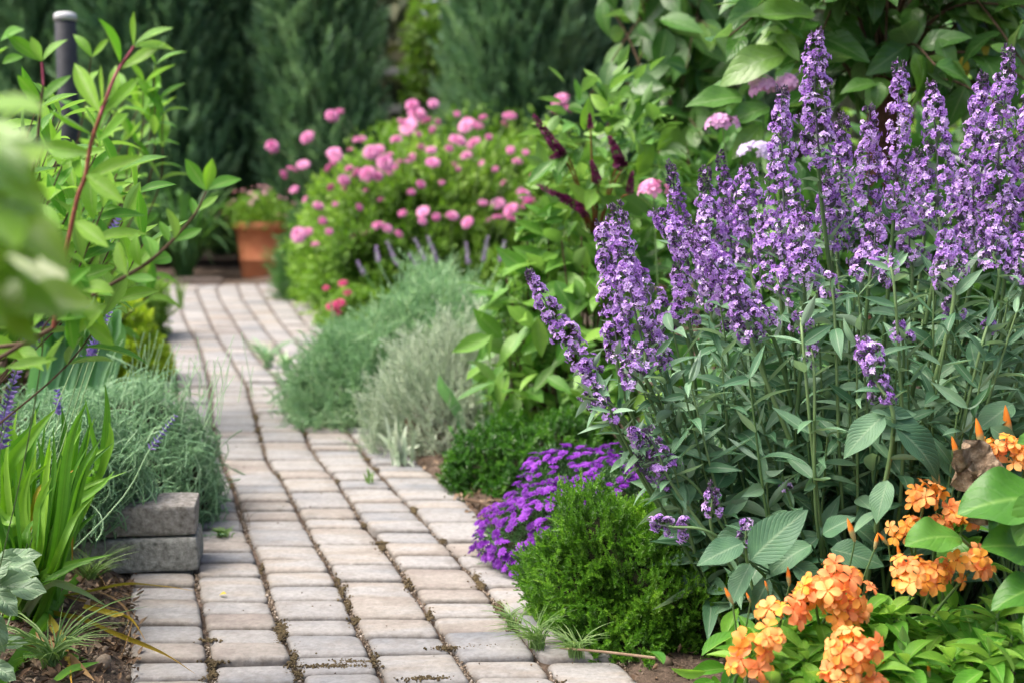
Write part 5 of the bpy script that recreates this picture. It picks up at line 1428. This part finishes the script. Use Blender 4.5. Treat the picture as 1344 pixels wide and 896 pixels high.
    for k in range(210):
        u, v = r.uniform(840, 1570), r.uniform(365, 620)
        if u < 940 and v < 430: continue
        Y = r.uniform(2.72, 3.4); e = P(u, v, Y)
        b = CB + V((e[0] - CB[0]) * .6 + r.normal(0, .05), (e[1] - CB[1]) * .7 + r.normal(0, .05), 0)
        s = spline([b, b * .4 + e * .6 + V(0, 0, -.03), e], 20); tubes(st, s, np.linspace(.0042, .0018, 20), 6)
        tg = nrm(np.gradient(s, axis=0))
        for m in range(8):
            i = int(6 + 13 * m / 7); a0 = m * 1.57 + k
            for j in range(2):
                o = nrm(np.cross(tg[i], V(math.cos(a0 + j * math.pi), math.sin(a0 + j * math.pi), .15)))
                dd = nrm(o + tg[i] * (.2 + .08 * m) + .25 * r.normal(size=3))
                scatter(lf, (SL[r.integers(4)] if m < 4 else SN[r.integers(3)]), s[i], dd, nrm(V(0, -.2, 1) + .55 * r.normal(size=3)), r.uniform(.07, .13) * (1.1 - .05 * m), wscale=r.uniform(1.0, 1.6), var=r.uniform(.1, 1))
    lf.build('leaves', M['salvia_leaf'], t); st.build('stems', M['salvia_stem'], t)
    # broad lower leaves
    lf = MB()
    spec = [(1160, 545, 1105, 590, 2.6), (1175, 560, 1258, 620, 2.62), (1165, 630, 1148, 682, 2.55), (1150, 545, 1230, 560, 2.65), (985, 735, 1050, 668, 2.5), (975, 712, 918, 735, 2.5), (985, 740, 955, 790, 2.5), (1010, 760, 985, 800, 2.52), (1080, 700, 1110, 680, 2.6), (1065, 715, 1000, 740, 2.62), (1090, 720, 1160, 735, 2.65), (1000, 700, 930, 705, 2.6), (1120, 690, 1170, 720, 2.7), (1040, 740, 1090, 770, 2.6), (1230, 590, 1280, 640, 2.75), (1300, 560, 1344, 590, 2.7), (1330, 530, 1280, 560, 2.75), (1010, 690, 1050, 720, 2.7)]
    for (u0, v0, u1, v1, Y) in spec:
        b, e = P(u0, v0, Y), P(u1, v1, Y - .03); l = np.linalg.norm(e - b)
        scatter(lf, SB[r.integers(3)], b, e - b, V(r.normal(0, .25), -.65, .75), max(l, .07) * 1.05, var=r.uniform(.45, 1))
        tubes(lf, bez([CB + V((b[0] - CB[0]) * .8, (b[1] - CB[1]) * .7, 0)], [(b + CB) / 2], [b], 7)[0], .0022, 5, .5)
    n = 470
    p = CB + np.stack([r.normal(.0, .27, n), r.normal(-.12, .22, n), r.uniform(.03, .42, n)], -1)
    p[:, 0] += .08; p[::3, 0] += .3
    keep = p[:, 0] > .44 + .25 * (3.1 - p[:, 1]); uu, vv_ = proj(p); keep &= ~((uu < 1000) & (vv_ > 610)) & ~((uu > 1170) & (vv_ > 660)); p = p[keep]; n = len(p)
    dd = nrm((p - CB) * V(1, 1, .2) + V(0, -.15, -.1) + .3 * r.normal(size=(n, 3)))
    for k in range(3):
        q = slice(k, None, 3)
        scatter(lf, SB[k], p[q], dd[q], nrm(V(0, -.3, 1) + .4 * r.normal(size=p[q].shape)), r.uniform(.07, .14, len(p[q])), wscale=r.uniform(.6, 1, len(p[q])), var=r.uniform(0, .8, len(p[q])))
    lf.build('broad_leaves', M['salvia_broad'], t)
salvia()

# ------------------------------------------------------------------ orange flowers and big leaves, near right
OL = [leaf_T(9, .45, 1.0, .38, .28, .6), leaf_T(9, .47, 1.0, .36, .34, .35, .1), leaf_T(9, .45, 1.05, .40, .25, .9, -.1)]
PET = leaf_T(5, .62, .5, .66, .12, .9, wave=.15)
def orange_floret_T(seed):
    r = np.random.default_rng(seed); mb = MB(); n = 5
    a = np.arange(n) * 6.283 / n + r.uniform(-.2, .2, n)
    d = np.stack([np.cos(a), np.sin(a), np.full(n, .30)], -1)
    scatter(mb, PET, d * .05, d, V(0, 0, 1), r.uniform(.85, 1.1, n), var=.5 + r.uniform(-.12, .12, n))
    tubes(mb, np.stack([V(0, 0, -.9), V(0, 0, -.4), V(0, 0, .05)]), V(.06, .09, .2), 6, .3)
    return tmpl(mb)
def orange_plants():
    r = np.random.default_rng(321)
    mes = [mesh_from_T('floret', orange_floret_T(s), M['orange'], 1.0, [.3, .5, .7, .85][s]) for s in range(4)]
    bud = MB(); tt = np.linspace(0, 1, 9)
    tubes(bud, np.stack([0 * tt, 0 * tt, tt], -1), .16 * np.sin(np.clip(tt * .93 + .07, 0, 1) * math.pi) ** .7 * (1 - .35 * tt), 7, .5)
    bo = bud.build('bud', M['bud']); bm = bo.data; bpy.data.objects.remove(bo)
    T = [OL]
    groups = [
     ('orange blossom plant at the bottom edge beside the fine leaved boxwood', (985, 900), [(985, 865, 66, 66), (1010, 835, 30, 26)], [(962, 792, 952, 772), (985, 790, 980, 778)], [(985, 850), (1030, 880), (1060, 860)], 2.40),
     ('orange blossom plant with a small salmon cluster under tan buds', (1030, 900), [(1025, 805, 56, 34)], [(1008, 775, 1004, 762), (1036, 768, 1034, 745)], [(1040, 830), (1075, 850), (1010, 860), (1090, 800)], 2.48),
     ('orange blossom plant with tall branching clusters in the middle of the group', (1110, 900), [(1098, 768, 72, 50), (1070, 778, 44, 40), (1108, 800, 52, 40), (1113, 818, 40, 30)], [(1122, 710, 1113, 682), (1148, 720, 1152, 700)], [(1125, 840), (1160, 830), (1085, 850), (1140, 800)], 2.50),
     ('orange blossom plant with twin clusters at the bottom centre of the group', (1115, 910), [(1115, 850, 54, 34), (1110, 880, 56, 44), (1150, 905, 40, 30)], [], [(1150, 870), (1075, 890), (1185, 890)], 2.38),
     ('orange blossom plant with the widest flower head, beside the big leaves', (1210, 900), [(1200, 752, 88, 44), (1222, 756, 60, 50), (1272, 742, 52, 30)], [(1166, 715, 1154, 700), (1182, 735, 1178, 715)], [(1200, 830), (1240, 810), (1170, 800), (1265, 830), (1215, 860)], 2.55),
     ('orange plant with red orange open flowers and one tall bud', (1240, 860), [(1212, 652, 44, 34), (1195, 700, 42, 54), (1265, 675, 36, 50), (1230, 690, 40, 24), (1318, 690, 34, 30)], [(1232, 640, 1222, 600), (1290, 590, 1282, 552), (1258, 605, 1250, 575)], [(1250, 690), (1270, 720)], 2.66),
     ('orange flowers at the right frame edge above the large leaves', (1350, 800), [(1325, 590, 60, 34), (1345, 605, 40, 40)], [(1325, 580, 1320, 536), (1350, 570, 1348, 548)], [(1340, 640)], 2.72),
     ('leafy orange plant at the lower right corner without open flowers', (1320, 915), [], [(1160, 880, 1158, 862), (1220, 890, 1218, 870)], [(1250, 860), (1300, 850), (1330, 830), (1280, 885), (1340, 880), (1310, 800), (1230, 880), (1190, 865)], 2.42),
    ]
    for lab, (bu, bv), cl, buds, ros, Y in groups:
        base = P(bu, bv, Y); base = V(base[0], Y + .08, 0)
        t = thing('orange_flower_plant', lab, 'flowering plant', base, 'orange flowers at the near right')
        st, lf = MB(), MB()
        for (u, v, w, h) in cl:
            c = P(u, v, Y - .06); a = V(w, w * .7, h) / F * Y * .5
            s = spline([base + r.normal(size=3) * V(.03, .03, 0), (base + c) / 2 + V(r.normal(0, .01), .02, .02), c - V(0, 0, a[2] * .6)], 12)
            so = MB(); tubes(so, s, np.linspace(.0035, .0025, 12), 6)
            so = so.build('flower_stalk', M['salvia_stem'], t)
            n = int(np.clip(w * h / 150, 4, 14))
            ok = []
            for _ in range(400):
                d = rdir(1, -.35, r)[0]
                if d[1] > .5: continue
                if all(np.linalg.norm(d - x) > .5 for x in ok): ok.append(d)
                if len(ok) >= n: break
            for d in ok:
                put('floret', mes[r.integers(4)], so, c + d * a * r.uniform(.5, 1.1) + r.normal(size=3) * a * .22, eul(nrm(d + V(0, -.45, .45) + .45 * r.normal(size=3)), r.uniform(0, 6)), r.uniform(.017, .026))
        for (u0, v0, u1, v1) in buds:
            b, e = P(u0, v0, Y), P(u1, v1, Y)
            d = nrm(e - b); l = np.linalg.norm(e - b)
            put('bud', bm, t, b, eul(d, r.uniform(0, 6)), (l * .95, l * .95, l * 1.12))
            tubes(st, spline([base + r.normal(size=3) * V(.02, .02, 0), (base + b) / 2 + V(0, .02, .02), b], 10), np.linspace(.0025, .0015, 10), 5)
        for (u, v) in ros:
            c = P(u, v, Y + r.uniform(-.03, .06))
            s = spline([base + r.normal(size=3) * V(.02, .02, 0), (base + c) / 2, c], 10); tubes(st, s, .003, 6)
            for i in range(9):
                a = i * 2.4 + r.uniform(-.3, .3); el = .15 + .75 * i / 9
                d = V(math.cos(a) * math.cos(el), math.sin(a) * math.cos(el), math.sin(el))
                scatter(lf, OL[i % 3], c - V(0, 0, .035 * (1 - i / 9)), d, V(-d[0] * .4, -d[1] * .4, 1) + .2 * r.normal(size=3), r.uniform(.065, .105) * (1.1 - .4 * i / 9), var=r.uniform(.25, 1))
        for k in range(26 if cl else 60):                     # lower filling leaves
            c = base + V(r.normal(0, .07), r.normal(-.03, .07), r.uniform(.02, .16))
            scatter(lf, OL[k % 3], c, nrm(r.normal(size=3) + V(0, -.2, .5)), V(0, -.2, 1) + .4 * r.normal(size=3), r.uniform(.06, .10), var=r.uniform(0, .9))
        if st.v: st.build('stems', M['salvia_stem'], t)
        lf.build('leaves', M['glossy'], t)
orange_plants()

def big_leaves():
    r = np.random.default_rng(331)
    base = V(1.02, 2.6, 0)
    t = thing('large_leaf_plant', 'plant with large glossy green leaves at the right frame edge', 'plant', base)
    T = [leaf_T(18, .5, .7, .70, .10, .8, wave=.14, nw=4), leaf_T(18, .52, .7, .64, .16, .5, .25, wave=.16, nw=4)]
    lf, st = MB(), MB()
    for (u0, v0, u1, v1, Y, w) in ((1385, 655, 1276, 636, 2.45, 1.0), (1262, 706, 1203, 690, 2.5, 1.0), (1380, 725, 1305, 700, 2.45, 1.0), (1390, 765, 1310, 768, 2.42, .75), (1390, 640, 1335, 700, 2.4, .9), (1390, 600, 1348, 565, 2.5, .9), (1400, 790, 1350, 815, 2.35, .9), (1258, 702, 1243, 738, 2.55, 1.1), (1310, 665, 1312, 715, 2.55, .9)):
        b, e = P(u0, v0, Y), P(u1, v1, Y - .05)
        scatter(lf, T[r.integers(2)], b, e - b, V(r.normal(0, .2), -.5, .9), np.linalg.norm(e - b) * 1.05, wscale=w, var=r.uniform(.35, .9))
        tubes(st, bez([base + r.normal(size=3) * V(.03, .03, 0)], [(base + b) / 2 + V(.03, .03, .06)], [b], 9)[0], .0035, 6)
    lf.build('leaves', M['big_leaf'], t); st.build('stems', M['salvia_stem'], t)
    # withered tan leaf crumpled on it
    mb = MB(); Tc = leaf_T(30, .5, .6, .95, .25, 1.1, .5, wave=.3, nw=10); Lc = Lump(5, 7); Tc['v'] = Tc['v'] + np.stack([Lc(Tc['v']), Lc(Tc['v'] + 3), Lc(Tc['v'] + 7)], -1) * .05 + np.stack([Lc(Tc['v'] * 3), 0 * Tc['v'][:, 0], Lc(Tc['v'] * 3 + 7)], -1) * .045
    for (u0, v0, u1, v1, s) in ((1298, 585, 1270, 620, 1.4), (1288, 650, 1318, 672, 1.3), (1276, 600, 1300, 640, 1.2), (1305, 640, 1290, 680, 1.2)):
        b, e = P(u0, v0, 2.56), P(u1, v1, 2.52)
        scatter(mb, Tc, b, e - b, V(.3, -.8, .5) + .3 * r.normal(size=3), np.linalg.norm(e - b) * s, wscale=1.1, var=r.uniform(.3, .9))
    tag(mb.build('withered_leaf', M['dry_leaf']), 'crumpled tan withered leaf above the large green leaves', 'leaf')
big_leaves()

# ------------------------------------------------------------------ small weeds and fallen leaves
def tuft(label, u, v, n, hl, mat, seed, name='weed', spread=.6, wd=.003, cat='weed', lean=V(0, 0, 0), group=None):
    r = np.random.default_rng(seed); b = G(u, v, .001)
    t = thing(name, label, cat, b, group); mb = MB()
    p0 = b + r.normal(size=(n, 3)) * V(.008, .008, 0); a = r.uniform(0, 6.283, n); l = r.uniform(*hl, n)
    d = np.stack([np.cos(a) * spread, np.sin(a) * spread, np.ones(n)], -1) * r.uniform(.5, 1, (n, 1)) + lean
    p2 = p0 + nrm(d) * l[:, None]; p1 = p0 + V(0, 0, 1) * (l * .5)[:, None]
    ribbons(mb, bez(p0, p1, p2, 6), wd * V(.7, 1, 1, .8, .5, .05)[None], V(0, -.6, .8) + .5 * r.normal(size=(n, 3)), .2)
    mb.build('leaves', mat, t)
    return t
tuft('long fine grass at the lower left corner before the strap leaves', 70, 885, 60, (.10, .24), M['grass'], 352, 'grass_tuft', 1.7, .0045, 'grass', V(-.1, 0, 0))
tuft('fine grass between the strap leaves and the concrete blocks', 118, 770, 70, (.06, .16), M['grass'], 353, 'grass_tuft', 1.1, .0035, 'grass', V(.1, 0, 0))
tuft('little bright green weed in a joint beside the concrete blocks', 293, 703, 46, (.015, .04), M['grass'], 341, spread=1.3, wd=.005)
tuft('grass tuft on the paving in front of the fine boxwood', 705, 850, 70, (.06, .14), M['grass'], 342, 'grass_tuft', 1.6, .0028, 'grass', V(-.5, 0, 0))
tuft('feathery grass tuft at the boxwood foot, further right', 755, 862, 50, (.05, .11), M['grass'], 343, 'grass_tuft', 1.5, .0028, 'grass', V(-.3, -.2, 0))
tuft('small grass tuft at the foot of the violet asters', 672, 822, 34, (.04, .09), M['grass'], 344, 'grass_tuft', 1.6, .0026, 'grass', V(-.3, 0, 0))
tuft('tiny green sprout in a joint below the grey weed', 484, 633, 8, (.03, .055), M['grass'], 345, spread=.3, wd=.008)
tuft('tall thin weed on the far paving near its left edge', 238, 404, 12, (.1, .26), M['grass'], 346, spread=.25, wd=.02)
tuft('sparse weed on the paving beside the blue green mound', 352, 482, 26, (.08, .22), M['sage_deep'], 347, spread=1.0, wd=.012)
tuft('weed at the mound foot on the far paving', 375, 486, 24, (.06, .16), M['sage_deep'], 348, spread=1.2, wd=.012)
tuft('thin dry sprig rising from a joint near the blocks', 322, 692, 7, (.05, .13), M['twig'], 349, spread=.8, wd=.0016)
tuft('small weed at the left aster edge', 640, 700, 14, (.02, .05), M['grass'], 350, spread=1.0, wd=.004)
mb = MB(); b = G(297, 779, .004)
scatter(mb, leaf_T(6, .5, .8, .6, .3, .8), b, V(-1, .2, .1), V(0, -.3, 1), .02, var=.4)
tag(mb.build('fallen_leaf', M['yellowleaf']), 'small olive yellow leaf lying on a near paver', 'leaf')
mb = MB(); r_ = np.random.default_rng(351)
a, b = G(612, 660), G(648, 680)
tubes(mb, spline([a + V(0, 0, .012), (a + b) / 2 + V(0, .02, .02), b + V(.04, 0, .012)], 10), np.linspace(.006, .004, 10), 6)
tag(mb.build('fallen_twig', M['twig']), 'brown twig lying on the soil before the dark boxwood ball', 'twig')
mb = MB(); a, b = G(735, 862), G(860, 882)
tubes(mb, spline([a + V(0, 0, .02), (a + b) / 2 + V(0, -.01, .03), b + V(0, 0, .03)], 10), np.linspace(.0025, .0035, 10), 6)
tag(mb.build('fallen_twig', M['litter']), 'pale twig lying at the foot of the fine boxwood', 'twig')
